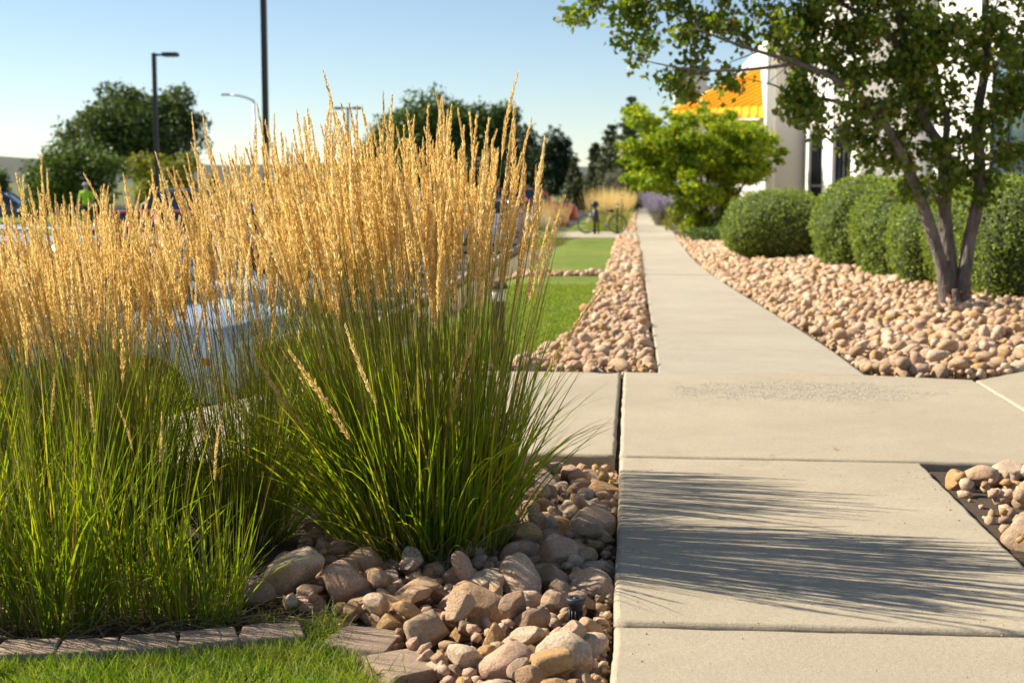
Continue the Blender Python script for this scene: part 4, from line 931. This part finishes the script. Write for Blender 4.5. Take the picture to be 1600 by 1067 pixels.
# ------------------------------------------------------------------ lime tree, sage, shrubs by the walk
def lime_tree():
    Y = 47.5; rng = np.random.default_rng(5); rs = random.Random(5); m = Y / 2200; base = Vector((at(1112, 368, Y).x, Y, gz(Y) - 0.03)); root = empty('lime_green_tree', base)
    tag(root, 'bright lime green multi-stem tree in front of the orange canopy', 'tree')
    bl = []
    for px, py, rp in [(1010, 200, 26), (1005, 235, 30), (1000, 265, 24), (1040, 205, 26), (1045, 245, 42), (1040, 285, 30), (1090, 210, 30), (1095, 235, 46), (1090, 280, 38), (1140, 212, 28), (1145, 235, 46), (1140, 280, 36), (1185, 215, 30), (1195, 245, 26), (1180, 275, 26), (1215, 240, 14), (1100, 188, 14), (1068, 210, 24), (1118, 210, 24), (1165, 222, 24), (1070, 262, 36), (1120, 258, 40), (1165, 260, 34), (1120, 310, 20), (1110, 330, 14), (1000, 290, 12), (1045, 182, 12), (1100, 160, 7), (1022, 270, 30)]:
        for _ in range(5):
            c_ = np.array(at(px, py, Y + rng.uniform(-1.6, 1.2)) - base) + rng.normal(0, 1, 3) * rp * m * 0.55; q = rp * m * rng.uniform(0.4, 0.9); bl.append((c_, np.array([q, q, q * 0.62])))
    ar = np.array([b_[1][0] ** 2 for b_ in bl]); P, N = blob_points(bl, 52000 * ar / ar.sum(), rng, 0.05); V, F = leaves(P, 0.135, rng, 0.6, N * np.array([0.3, 0.3, 1.0]), 0, 0.5)
    tag(link('foliage', np_mesh('foliage', V, F, False, M['leaf_lime']), root), kind='stuff')
    for px, py in ((1040, 270), (1070, 230), (1110, 220), (1150, 240), (1175, 265), (1090, 200)):
        e = at(px, py, Y + rs.uniform(-.8, .6)) - base; s_ = Vector((rs.gauss(0, .22), rs.gauss(0, .12), 0)); MB().tube([s_, s_.lerp(e, 0.35) + Vector((rs.gauss(0, .06), 0, .12)), s_.lerp(e, .7), e], [.07, .055, .04, .015], 7).build('stem', M['bark_dark'], root, True, fix=False)
lime_tree()

def spike_shrub(name, label, base, n, h, r0, fan, mat_leaf, mat_tip, seed, cat='shrub', tip_frac=0.55):
    rg = np.random.default_rng(seed); root = empty(name, base); tag(root, label, cat)
    a = rg.uniform(0, 2 * np.pi, n); q = np.sqrt(rg.random(n)); b_ = np.stack([np.cos(a) * q * r0, np.sin(a) * q * r0, np.zeros(n)], -1); th = q * fan + rg.normal(0, 0.1, n)
    d = np.stack([np.cos(a) * np.sin(th), np.sin(a) * np.sin(th), np.cos(th)], -1); _, _, P, T = ribbons(b_, d, rg.uniform(0.7, 1.05, n) * h, np.full(n, .01), rg.uniform(0, .3, n), rg, 6)
    V, F = tubes(P, np.linspace(0.006, 0.003, 7)[None], 3); link('stems', np_mesh('stems', V, F, True, M['stem']), root)['kind'] = 'stuff'
    def along(t0, t1, k, sz, spread, mat, nm):
        t_ = rg.uniform(t0, t1, (n, k)) * 6; i0 = np.clip(t_.astype(int), 0, 5); f = (t_ - i0)[..., None]; ar_ = np.arange(n)[:, None]
        p = P[ar_, i0] * (1 - f) + P[ar_, i0 + 1] * f + rg.normal(0, spread, (n, k, 3)); V, F = leaves(p.reshape(-1, 3), sz, rg, 0.55, None, -0.8); link(nm, np_mesh(nm, V, F, False, M[mat]), root)['kind'] = 'stuff'
    along(0.05, 1 - tip_frac * 0.8, 16, 0.07, 0.05, mat_leaf, 'leaves'); along(1 - tip_frac, 1.0, 36, 0.06, 0.03, mat_tip, 'flowers')
spike_shrub('russian_sage', 'pale purple flowering sage leaning over the far end of the walk', (at(1040, 345, 70).x + 0.15, 70, gz(70)), 240, 1.95, 0.65, 0.5, 'leaf_grey', 'sage', 3)
spike_shrub('russian_sage', 'second purple sage behind the stems of the lime green tree', (at(1085, 345, 68).x, 68, gz(68)), 170, 1.6, 0.6, 0.5, 'leaf_grey', 'sage', 4)
def low_shrub(label, px, Y, w_, h_, mat, seed, size=0.07, n=2600, name='low_shrub'):
    b_ = Vector((at(px, 350, Y).x, Y, gz(Y) - 0.02)); far_tree(name, label, b_, (b_.x, b_.y, b_.z + h_ * 0.5), (w_ / 2, w_ / 2, h_ * 0.55), 26, (w_ * 0.10, w_ * 0.2), n, size, mat, seed, None, 0.02, 0.9, -0.5, cat='shrub')
low_shrub('rounded green and yellow shrub beside the walk, below the purple sage', 1066, 57, 1.5, 0.95, 'leaf_yellow', 1, 0.09)
low_shrub('small leafy green shrub at the foot of the lime tree, left side', 1088, 47.5, 1.2, 0.75, 'leaf_lime', 2, 0.09)
low_shrub('leafy green shrub at the foot of the lime tree, right side', 1130, 46.5, 1.1, 0.8, 'leaf_mid', 3, 0.09)
low_shrub('low dark juniper mat spreading over the rocks before the lime tree', 1117, 43.5, 1.9, 0.28, 'leaf_mid', 4, 0.07, 3000, 'juniper')

# far reed grasses along the walk and by the lot
G2 = 'feather reed grasses along the far walk'
far_g = [(-0.95, 56.6), (-1.6, 57.3), (-1.25, 59.4), (-0.85, 61.5), (-1.6, 62.5), (-0.85, 66), (-1.55, 68), (-0.8, 71), (-1.4, 74), (-0.8, 76.5), (-0.75, 82)]
names = ['far reed grass clump right behind the saddle of the bicycle', 'far reed grass clump behind the middle of the bicycle', 'far reed grass clump between the first and second rows', 'far reed grass clump in the second row, beside the walk',
         'far reed grass clump in the second row, left one', 'far reed grass clump in the third row, beside the walk', 'far reed grass clump in the third row, left one', 'reed grass clump in the fourth row by the walk', 'reed grass clump in the fourth row, left one', 'reed grass clump in the fifth row by the walk', 'last reed grass clump along the far walk']
for k, (x, y) in enumerate(far_g): clump('feather_reed_grass', names[k], (x, y, gz(y) - 0.03), 60 + k, 90, 220, 1.75, 0.38, 0.26, (0, 0), G2, (0.42, 0.6), (0.5, 0.95), fluff=False)
for k, (px, Y, lb) in enumerate([(848, 46, 'reed grass clump on the lot edge left of the mown lawn'), (862, 43.5, 'small reed grass clump at the lawn corner beside the parking lot')]):
    p = at(px, 370, Y); clump('feather_reed_grass', lb, (p.x, Y, lawn_z(p.x, Y)), 80 + k, 90, 220, 1.6, 0.35, 0.26, (0, 0), G2, (0.42, 0.6), (0.5, 0.95), fluff=False)

# ------------------------------------------------------------------ posts and lamps
def path_light(p, label, h_=0.75):
    r_ = empty('path_light', p); tag(r_, label, 'bollard light', 'short path lights'); pr_ = 0.05 if p[1] < 20 else 0.032
    MB().lathe([(pr_, 0), (pr_, h_ - 0.16), (0.055, h_ - 0.15)], 16).build('post', M['black'], r_, True); MB().lathe([(0.05, h_ - 0.15), (0.05, h_ - 0.05)], 16).build('lens', M['lens'], r_, True)
    MB().lathe([(0.075, h_ - 0.05), (0.075, h_ - 0.03), (0.05, h_), (0.01, h_ + 0.005)], 16).build('cap', M['black'], r_, True)
path_light((-1.22, 7.12, -0.11), 'short black path light hidden behind the tallest grass clump', 0.80)
path_light((-1.05, 10.78, -0.06), 'short path light at the corner of cross walk and lawn', 0.72)
path_light((at(974, 320, 66).x, 60, gz(60)), 'path light with a white lens between far grasses, nearest the walk', 1.45)
path_light((at(966, 330, 58).x, 56.0, gz(56)), 'path light with a white lens just above the bicycle saddle', 1.1)

def shoebox_pole(name, label, px, Y, zb, htop, wdt, arm_dir=1, head=True, double=False, mat='pole'):
    p = at(px, 288, Y); r_ = empty(name, (p.x, Y, zb)); tag(r_, label, 'lamp post')
    MB().box((0, 0, htop / 2 + 0.1), (wdt, wdt, htop)).build('pole', M[mat], r_, bevel=wdt * 0.12); MB().lathe([(0.30, -0.1), (0.30, 0.35), (0.27, 0.4)], 20).build('base', M['concrete_far'], r_)
    for s_ in ((1, -1) if double else (arm_dir,)):
        MB().box((s_ * 0.28, 0, htop + 0.02), (0.45, 0.07, 0.09)).build('arm', M[mat], r_); MB().box((s_ * 0.72, 0, htop + 0.03), (0.66, 0.42, 0.17)).build('lamp_head', M[mat], r_, bevel=0.03)
        MB().box((s_ * 0.72, 0, htop - 0.062), (0.5, 0.32, 0.02)).build('lens', M['lens'], r_)
shoebox_pole('lamp_post', 'thick dark lamp post rising out of the top of the photo', 417, 26, -0.8, 9.2, 0.105)
shoebox_pole('lamp_post', 'dark lamp post with a box lamp head on the right, before the big tree', 246, 60, -0.62, at(240, 87, 60).z + 0.62, 0.17)
shoebox_pole('lamp_post', 'distant thin lamp post with two lamp heads above the plumes', 545, 110, -0.8, at(545, 170, 110).z + 0.8, 0.15, 1, True, True)
def street_light():
    Y = 95; p = at(399, 288, Y); zt = at(399, 158, Y).z; r_ = empty('street_light', (p.x, Y, -0.7)); tag(r_, 'grey street light with a long curved arm to the left', 'street light'); h_ = zt + 0.7
    MB().tube([(0, 0, -0.1), (0, 0, h_)], [0.10, 0.07], 10).build('pole', M['galv'], r_, True); e = at(360, 150, Y) - r_.location
    MB().tube([(0, 0, h_), (-0.5, 0, h_ + 0.22), (-1.1, 0, h_ + 0.36), (e.x, 0, h_ + 0.42)], 0.055, 8).build('arm', M['galv'], r_, True); MB().box((e.x - 0.3, 0, h_ + 0.42), (0.62, 0.26, 0.12)).build('lamp_head', M['galv'], r_, bevel=0.03)
street_light()

# ------------------------------------------------------------------ bicycle and rack post
def bicycle():
    Y = 53.4; f = at(972 - 9, 365, Y); r_ = empty('bicycle', (-0.72, Y, gz(52) - 0.012)); tag(r_, 'dark bicycle with a yellow-green frame parked against the black post', 'bicycle'); RX = Matrix.Rotation(R(90), 3, 'X')
    fx, rx, wr = 0.0, -1.16, 0.345
    for x in (fx, rx):
        tt = MB().torus(wr - 0.022, 0.022, 40, 8, 0, RX, (x, 0, wr)).build('tyre', M['rubber'], r_, True); MB().torus(wr - 0.05, 0.012, 36, 6, 0, RX, (x, 0, wr)).build('rim', M['alloy'], tt, True)
        sp_ = MB()
        for k in range(16):
            a = k * math.pi / 8; sp_.tube([(x, 0, wr), (x + (wr - .05) * math.cos(a), 0, wr + (wr - .05) * math.sin(a))], 0.0022, 4)
        sp_.tube([(x, -.04, wr), (x, .04, wr)], 0.025, 10); sp_.build('spokes', M['galv'], tt, fix=False)
    # saddle over the right wheel side, handlebar near the post: the bicycle points left
    bb, st_, hd = Vector((-0.44, 0, 0.30)), Vector((-0.30, 0, 0.80)), Vector((-0.98, 0, 0.86)); hb = Vector((-1.02, 0, 0.74))
    for nm, a, b_, rad, mt in (('seat_tube', bb, st_, .018, 'yellow'), ('top_tube', Vector((-.33, 0, .70)), hd, .018, 'bike_blue'), ('down_tube', bb, hb, .022, 'bike_blue'), ('head_tube', hb, hd, .022, 'bike_blue'), ('chain_stay', bb, Vector((0, .03, wr)), .012, 'bike_blue'), ('seat_stay', Vector((-.33, 0, .70)), Vector((0, .03, wr)), .011, 'yellow'), ('fork', hb, Vector((rx, .03, wr)), .028, 'bottle'), ('stem', hd, hd + Vector((-.03, 0, .12)), .015, 'black')): MB().tube([a, b_], rad, 8).build(nm, M[mt], r_, True)
    MB().tube([hd + Vector((-.05, -.28, .12)), hd + Vector((-.05, 0, .11)), hd + Vector((-.05, .28, .12))], .014, 8).build('handlebar', M['black'], r_, True)
    MB().lathe([(.09, -.01), (.09, .01)], 20, 0, RX, bb).build('crank', M['galv'], r_, True); MB().tube([bb + Vector((.02, -.06, -.17)), bb, bb + Vector((-.02, .06, .17))], .012, 6).build('pedal_arm', M['black'], r_)
    sd = MB(); sd.tube([st_ + Vector((-.14, 0, .03)), st_ + Vector((-.02, 0, .04)), st_ + Vector((.10, 0, .05)), st_ + Vector((.15, 0, .05))], [.02, .035, .07, .05], 10); sd.build('saddle', M['black'], r_, True)
bicycle()
pr = empty('rack_post', (-1.56, 53.0, gz(52) - 0.012)); tag(pr, 'black post of the bicycle rack with a bag and helmet hung on it', 'post')
MB().tube([(0, 0, 0), (0, 0, 1.05)], .055, 12).build('post', M['black'], pr, True); MB().tube([(.14, .1, 0), (.13, .1, .6), (.0, .05, .95)], .03, 8).build('brace', M['black'], pr, True)
MB().lathe([(.02, .42), (.12, .46), (.135, .62), (.12, .85), (.04, .92)], 14, 0, None, (.03, -.06, 0)).build('bag', M['black'], pr, True); MB().lathe([(.13, 1.0), (.15, 1.06), (.14, 1.14), (.08, 1.2), (.01, 1.215)], 16).build('helmet', M['frame'], pr, True)

# ------------------------------------------------------------------ cars
def car(label, loc, rz, L, W_, H, paint, suv=True, group='parked cars', rails=False, pickup=False):
    r_ = empty('parked_car', loc, rz); tag(r_, label, 'car', group); h = H; belt = h * 0.60; wr = 0.36 if suv else 0.32; wb = L * 0.29
    fx, rx = L / 2 - L * 0.19, -L / 2 + L * 0.20; hood = h * (0.60 if suv else 0.58)
    def arch(cx): return [(cx - (wr + .07) * math.cos(math.pi * k / 8), .30 + (wr + .05) * math.sin(math.pi * k / 8) * 0.98) for k in range(9)]
    prof = [(-L / 2, .42), (-L / 2 + .06, .30)] + arch(rx) + arch(fx) + [(L / 2 - .06, .30), (L / 2, .42), (L / 2 - .02, hood * 0.80), (L / 2 - .18, hood * 0.96), (L / 2 - 1.15, hood * 1.06), (L / 2 - 1.25, belt * 1.02), (-L / 2 + .25, belt * 1.06), (-L / 2 + .03, belt * 1.0)]
    mb = MB(); n = len(prof); vs = []
    for s_ in (-1, 1):
        for x, z in prof:
            y = W_ / 2 * (1 - 0.05 * max(0, (z - .55)) - 0.06 * max(0, abs(x) / (L / 2) - .72) / .28); vs.append((x, s_ * y, z))
    mb.add(vs, [tuple(range(n)), tuple(range(2 * n - 1, n - 1, -1))] + [(k, n + k, n + (k + 1) % n, (k + 1) % n) for k in range(n)]); body = mb.build('body', M[paint], r_, True, bevel=0.035, seg=3)
    # greenhouse: glass volume, roof, pillars
    xb0, xb1 = -L / 2 + (.12 if suv else .75), L / 2 - 1.22; xt0, xt1 = (-L / 2 + .45 if suv else -L / 2 + 1.25), L / 2 - 1.95; yb, yt = W_ / 2 * .93, W_ / 2 * .74; zb_, zt = belt * 1.0, h - .06
    if pickup: xb0 = xt0 = -0.3
    g = MB(); vs = [(x, s_ * y, z) for x, y, z in ((xb0, yb, zb_), (xb1, yb, zb_), (xt1, yt, zt), (xt0, yt, zt)) for s_ in (-1, 1)]
    g.add(vs, [(0, 2, 4, 6), (7, 5, 3, 1), (2, 3, 5, 4), (0, 6, 7, 1), (6, 4, 5, 7), (0, 1, 3, 2)]); g.build('windows', M['car_glass'], r_, bevel=0.03)
    rf = MB(); rf.prism([(xt0 - .06, -yt - .03), (xt1 + .08, -yt - .03), (xt1 + .08, yt + .03), (xt0 - .06, yt + .03)], zt - .02, h); rf.build('roof', M[paint], r_, True, bevel=0.025, seg=3)
    for s_ in (-1, 1):
        for a, b_ in (((xb1 + .02, yb + .01, zb_), (xt1 + .03, yt + .015, zt)), ((xb0 - .01, yb + .01, zb_), (xt0 - .02, yt + .015, zt)), (((xb0 + xb1) / 2 - .1, yb + .012, zb_), ((xt0 + xt1) / 2, yt + .015, zt)), ((xb0 + .8, yb + .012, zb_), (xt0 + .65, yt + .015, zt))):
            MB().tube([(a[0], s_ * a[1], a[2]), (b_[0], s_ * b_[1], b_[2])], .038, 6).build('pillar', M[paint], r_, True)
        MB().box((xb1 - .25, s_ * (W_ / 2 + .06), belt + .10), (.12, .20, .14)).build('mirror', M[paint], r_, True, bevel=.03)
        MB().box((L / 2 - .16, s_ * W_ * .36, hood * .76), (.26, .34, .15)).build('headlight', M['lamp'], r_, True, bevel=.03); MB().box((-L / 2 + .05, s_ * W_ * .39, belt * .86), (.14, .26, .26)).build('tail_light', M['tail'], r_, True, bevel=.03)
        MB().box((L / 2 - .34, s_ * W_ * .468, hood * .66), (.16, .05, .06)).build('side_marker', M['amber'], r_)
        for x in (fx, rx):
            RX = Matrix.Rotation(R(90), 3, 'X'); ty = MB().lathe([(wr * .6, -.11), (wr * .93, -.115), (wr, -.08), (wr, .08), (wr * .93, .115), (wr * .6, .11)], 24, 0, RX, (x, s_ * (W_ / 2 - .13), wr)).build('tyre', M['rubber'], r_, True)
            rm = MB(); rm.lathe([(wr * .62, -.02), (wr * .62, .02)], 20, 0, RX, (x, s_ * (W_ / 2 - .10), wr))
            for q in range(5):
                a = q * 2 * math.pi / 5; rm.box((x + math.cos(a) * wr * .3, s_ * (W_ / 2 - .055), wr + math.sin(a) * wr * .3), (wr * .6, .03, .06), 0, Matrix.Rotation(-a, 3, 'Y'))
            rm.build('rim', M['alloy'], ty)
        for xx in (.05, -.95): MB().box((xx, s_ * (W_ / 2 * .985), belt * .88), (.2, .05, .035)).build('door_handle', M[paint], r_)
        if rails:
            MB().tube([(xt0 + .1, s_ * (yt - .05), h), (xt0 + .25, s_ * (yt - .05), h + .07), (xt1 - .3, s_ * (yt - .05), h + .07), (xt1 - .12, s_ * (yt - .05), h)], .022, 6).build('roof_rail', M['chrome'], r_, True)
    MB().box((L / 2 - .02, 0, .42), (.12, W_ * .86, .18)).build('bumper', M['black'], r_, bevel=.03); MB().box((-L / 2 + .02, 0, .42), (.12, W_ * .86, .18)).build('bumper', M['black'], r_, bevel=.03); MB().box((L / 2 - .005, 0, hood * .68), (.08, W_ * .42, .16)).build('grille', M['black'], r_, bevel=.02)
    return r_
def car_at(label, px, Y, z, rz, *a, **k): p = at(px, 288, Y); return car(label, (p.x, Y, z), R(rz), *a, **k)
car_at('silver SUV with roof rails parked just behind the left grasses', 95, 13.2, -0.8, -12, 4.6, 1.85, 1.70, 'silver', True, rails=True)
car_at('white car parked beyond the silver SUV', 250, 19.5, -0.8, -8, 4.5, 1.8, 1.48, 'white_paint', False)
car_at('red SUV whose roof shows through the plumes', 318, 29, -0.8, -5, 4.7, 1.88, 1.66, 'red_paint', True)
car_at('black SUV parked across the lot, below the yellow-green tree', 290, 46, -0.72, 172, 5.3, 2.0, 1.88, 'black_paint', True, rails=True)
car_at('dark car at the left edge beside the road', 2, 72, -0.62, 10, 4.6, 1.85, 1.6, 'blue_paint', True)
car('silver car seen between the plumes right of centre', (-6.6, 46, -0.8), R(4), 4.6, 1.85, 1.5, 'silver', False)
car('silver-blue car left of the near red car', (-5.75, 60, -0.8), R(2), 4.5, 1.82, 1.55, 'silver', False)
car('near red car with its nose beside the far reed grasses', (-5.45, 65, -0.8), R(2), 4.6, 1.85, 1.62, 'red_paint', True)
car('far red SUV parked one space beyond the near red car', (-5.5, 76, -0.8), R(2), 4.7, 1.9, 1.95, 'red_paint', True)
car_at('dark blue car between the black lamp post and the tall grass', 455, 34, -0.8, 5, 4.5, 1.8, 1.62, 'blue_paint', True)
car_at('white van seen through plumes at the right of the lot', 690, 52, -0.78, 3, 4.8, 1.9, 1.85, 'white_paint', True)
car_at('small dark blue car at the very end of the walk, rear lights showing', 1006, 150, -0.66, 80, 4.5, 1.85, 1.6, 'blue_paint', True)

# ------------------------------------------------------------------ person in hi-vis top
def person():
    Y = 50; p = at(134, 288, Y); z0 = at(134, 286, Y).z - 1.74; r_ = empty('person', (p.x, Y, z0)); tag(r_, 'person in a hi-vis yellow-green top and grey cap by the dark bush', 'person')
    J = {'pel': (0, 0, .95, .15), 'wai': (0, 0, 1.10, .135), 'che': (0, -.01, 1.30, .165), 'nb': (0, 0, 1.46, .075), 'nk': (0, 0, 1.52, .055), 'hd': (0, -.015, 1.62, .085), 'ht': (0, -.01, 1.71, .06),
         'hl': (.10, 0, .90, .09), 'kl': (.12, -.03, .50, .06), 'al': (.12, .02, .09, .042), 'tl': (.13, -.14, .04, .035), 'hr': (-.10, 0, .90, .09), 'kr': (-.11, .05, .50, .06), 'ar': (-.11, .12, .09, .042), 'tr': (-.12, -.04, .04, .035),
         'sl': (.19, 0, 1.41, .07), 'el': (.26, -.02, 1.13, .048), 'wl': (.25, -.16, .92, .03), 'pl': (.245, -.22, .86, .034), 'sr': (-.19, 0, 1.41, .07), 'er': (-.26, .0, 1.13, .048), 'wr': (-.24, -.16, .95, .03), 'pr': (-.235, -.22, .90, .034)}
    E = 'pel-wai wai-che che-nb nb-nk nk-hd hd-ht pel-hl hl-kl kl-al al-tl pel-hr hr-kr kr-ar ar-tr che-sl sl-el el-wl wl-pl che-sr sr-er er-wr wr-pr'.split()
    for s_ in 'lr':
        q = J['p' + s_]
        for k in range(5):
            sx = 1 if s_ == 'l' else -1; nm = 'f%s%d' % (s_, k); dx = (k - 2) * .016
            J[nm] = (q[0] + dx, q[1] - (.035 if k else .01), q[2] - (.045 if k else .0), .010); J[nm + 'e'] = (q[0] + dx * 1.1 - (sx * .03 if k == 0 else 0), q[1] - .05, q[2] - (.085 - abs(k - 2) * .008 if k else .03), .008); E += ['p%s-%s' % (s_, nm), '%s-%se' % (nm, nm)]
    ks = list(J); me = bpy.data.meshes.new('body'); me.from_pydata([J[k][:3] for k in ks], [tuple(ks.index(a) for a in e.split('-')) for e in E], [])
    o = bpy.data.objects.new('body', me); C.objects.link(o); o.modifiers.new('skin', 'SKIN'); sb_ = o.modifiers.new('sub', 'SUBSURF'); sb_.levels = sb_.render_levels = 2
    for k, v in zip(ks, me.skin_vertices[0].data): v.radius = (J[k][3], J[k][3] * (.8 if k in ('pel', 'wai', 'che') else 1)); v.use_root = (k == 'pel')
    dg = bpy.context.evaluated_depsgraph_get(); m2 = bpy.data.meshes.new_from_object(o.evaluated_get(dg)); bpy.data.objects.remove(o)
    m2.materials.clear()
    for m_ in ('skin', 'hivis', 'jean', 'black'): m2.materials.append(M[m_])
    for f in m2.polygons:
        c_ = f.center; f.use_smooth = True; f.material_index = 3 if c_.z < .1 else (2 if c_.z < .95 and abs(c_.x) < .2 and c_.y > -.13 else (1 if .93 < c_.z < 1.49 and not (abs(c_.x) > .2 and c_.z < 1.12) else 0))
    link('body', m2, r_)
    MB().lathe([(.098, 1.655), (.102, 1.67), (.098, 1.71), (.07, 1.745), (.01, 1.755)], 18, 0, None, (0, -.015, 0)).box((0, -.13, 1.665), (.15, .12, .012)).build('cap', M['cap'], r_, True)
    for s_ in (-1, 1): MB().lathe([(.001, -.011), (.009, -.006), (.011, 0), (.009, .006), (.001, .011)], 8, 0, None, (s_ * .032, -.098, 1.625)).build('eye', M['black'], r_, True)
    MB().add([(-.014, -.095, 1.59), (.014, -.095, 1.59), (0, -.122, 1.592), (0, -.098, 1.63)], [(0, 2, 1), (0, 3, 2), (1, 2, 3), (0, 1, 3)]).build('nose', M['skin'], r_, True)
person()

# ------------------------------------------------------------------ background trees
def bg(name, label, px0, px1, py_top, py_base_z, Y, mat, seed, nb_=60, nl=7000, lo=0.10, hi=0.18, size=None, bottom_frac=0.0, group='trees beyond the parking lot', flat=0.9, cat='tree', tr=None):
    a = at(px0, 288, Y); c_ = at(px1, 288, Y); top = at((px0 + px1) / 2, py_top, Y).z; w_ = c_.x - a.x; zb_ = py_base_z; h = top - zb_; lowz = zb_ + h * bottom_frac; rz = (top - lowz) / 2
    base = ((a.x + c_.x) / 2, Y, zb_); return far_tree(name, label, base, (base[0], Y, lowz + rz), (w_ / 2 * .90, w_ / 2 * .8, rz * .92), nb_, (w_ * lo, w_ * hi), nl, size or Y * 0.0026, mat, seed, group, tr or w_ * 0.025, flat, -0.9, cat=cat)
bg('cottonwood_tree', 'big spreading dark green tree behind the tall lamp post at left', 92, 342, 122, -0.5, 150, 'leaf_far', 21, 95, 21000, .07, .125, .44, .10)
bg('round_bush', 'large dark green bush at the left behind the person', 22, 196, 218, -0.55, 64, 'leaf_mid', 22, 60, 11000, .10, .17, .17, 0.0, None, .9, 'shrub')
bg('young_tree', 'yellow-green small tree behind the black SUV', 198, 318, 232, -0.55, 78, 'leaf_yellow', 23, 46, 8000, .10, .17, .20, 0.05)
bg('roadside_bush', 'small green bush at the left photo edge beside the dark car', -40, 24, 255, -0.55, 95, 'leaf_mid', 24, 24, 2500, .14, .22, .22, 0, None, .9, 'shrub')
bg('roadside_bush', 'small yellowish bush between yellow-green tree and street light', 318, 345, 262, -0.6, 100, 'leaf_yellow', 25, 20, 1500, .14, .24, .22, 0, None, .9, 'shrub')
for k, (a, b_, t_, Yk) in enumerate([(562, 655, 168, 165), (596, 704, 146, 158), (640, 750, 140, 162), (690, 790, 144, 158), (732, 826, 156, 160)]):
    bg('poplar_tree', ['leftmost upright green tree of the dense group', 'second upright tree from the left in the dense group', 'middle upright tree of the dense group, tallest', 'second upright tree from the right in the dense group', 'rightmost upright tree of the dense group'][k], a, b_, t_, -0.6, Yk, 'leaf_mid', 30 + k, 66, 13000, .13, .22, .44, 0.03, flat=1.35)
bg('shade_tree', 'very dark tree between the upright group and the sky gap', 770, 860, 190, -0.6, 150, 'leaf_deep', 40, 40, 5000, .13, .22, .40, 0.0)
bg('shade_tree', 'dark green tree left of the sky gap beside the conifers', 815, 906, 194, -0.6, 140, 'leaf_deep', 41, 50, 6000, .11, .19, .34, 0.0)
bg('shade_tree', 'low dark tree mass behind the parked red cars', 700, 800, 240, -0.6, 135, 'leaf_deep', 42, 40, 4000, .13, .22, .36, 0.0)
def conifer(label, px, ptop, wpx, Y, seed, mat='leaf_pine', n=5200):
    rng = np.random.default_rng(seed); p = at(px, 288, Y); top = at(px, ptop, Y).z; zb_ = gz(Y) - 0.05; h = top - zb_; w_ = wpx * Y / 2200; root = empty('conifer_tree', (p.x, Y, zb_)); tag(root, label, 'tree', 'conifers at the far end of the walk')
    P = []; nrm = []; mb = MB(); mb.tube([(0, 0, -.1), (0, 0, h * .95)], [h * .022, .02], 7)
    for lv in range(int(9 + h)):
        t_ = 0.05 + 0.93 * lv / (8 + h); rad = w_ / 2 * (1 - t_) ** 0.75 * rng.uniform(.75, 1.12) + .08
        for k in range(7):
            a = rng.uniform(0, 6.283); d = np.array([math.cos(a), math.sin(a), rng.uniform(.05, .35)]); L = rad * rng.uniform(.65, 1.1); z = h * t_; nn = int(n / ((9 + h) * 7)); s_ = rng.random(nn) ** .7
            P.append(np.array([0, 0, z]) + d * (s_ * L)[:, None] + rng.normal(0, 1, (nn, 3)) * (.09 * L + .05) * np.array([1, 1, .7])); mb.tube([(0, 0, z), tuple(np.array([0, 0, z]) + d * L)], [.03, .008], 4)
    P = np.concatenate(P); P[:, 2] = np.maximum(P[:, 2], .05); V, F = leaves(P, Y * .0030, rng, .35, None, -.4); tag(link('needles', np_mesh('needles', V, F, False, M[mat]), root), kind='stuff'); mb.build('trunk', M['bark_dark'], root, True, fix=False)
conifer('pale green small conifer behind the far red SUV', 898, 249, 40, 112, 1); conifer('conifer right of the small pale one, above the far grasses', 930, 222, 52, 118, 2, 'leaf_pine')
conifer('sparse tall conifer rising left of the lime green tree', 985, 148, 90, 104, 3, 'leaf_pine', 7000); conifer('conifer between the sky gap and the lime green tree', 955, 190, 70, 110, 4, 'leaf_pine', 6500); conifer('dark conifer behind the end of the walk', 1010, 215, 60, 125, 5, 'leaf_deep')
bg('bare_shrub', 'grey brown twiggy shrub above the far reed grasses', 936, 980, 254, -0.65, 98, 'leaf_grey', 50, 40, 2600, .10, .2, .10, 0, None, 1.1, 'shrub')
bg('hedge_bush', 'dark green bush behind the far end of the walk', 975, 1020, 270, -0.65, 165, 'leaf_deep', 51, 30, 3000, .15, .25, .35, 0, None, .9, 'shrub')
bg('hedge_bush', 'dark green undergrowth between red cars and far reed grasses', 860, 985, 282, -0.65, 130, 'leaf_deep', 52, 40, 4500, .08, .14, .3, 0, None, .9, 'shrub')
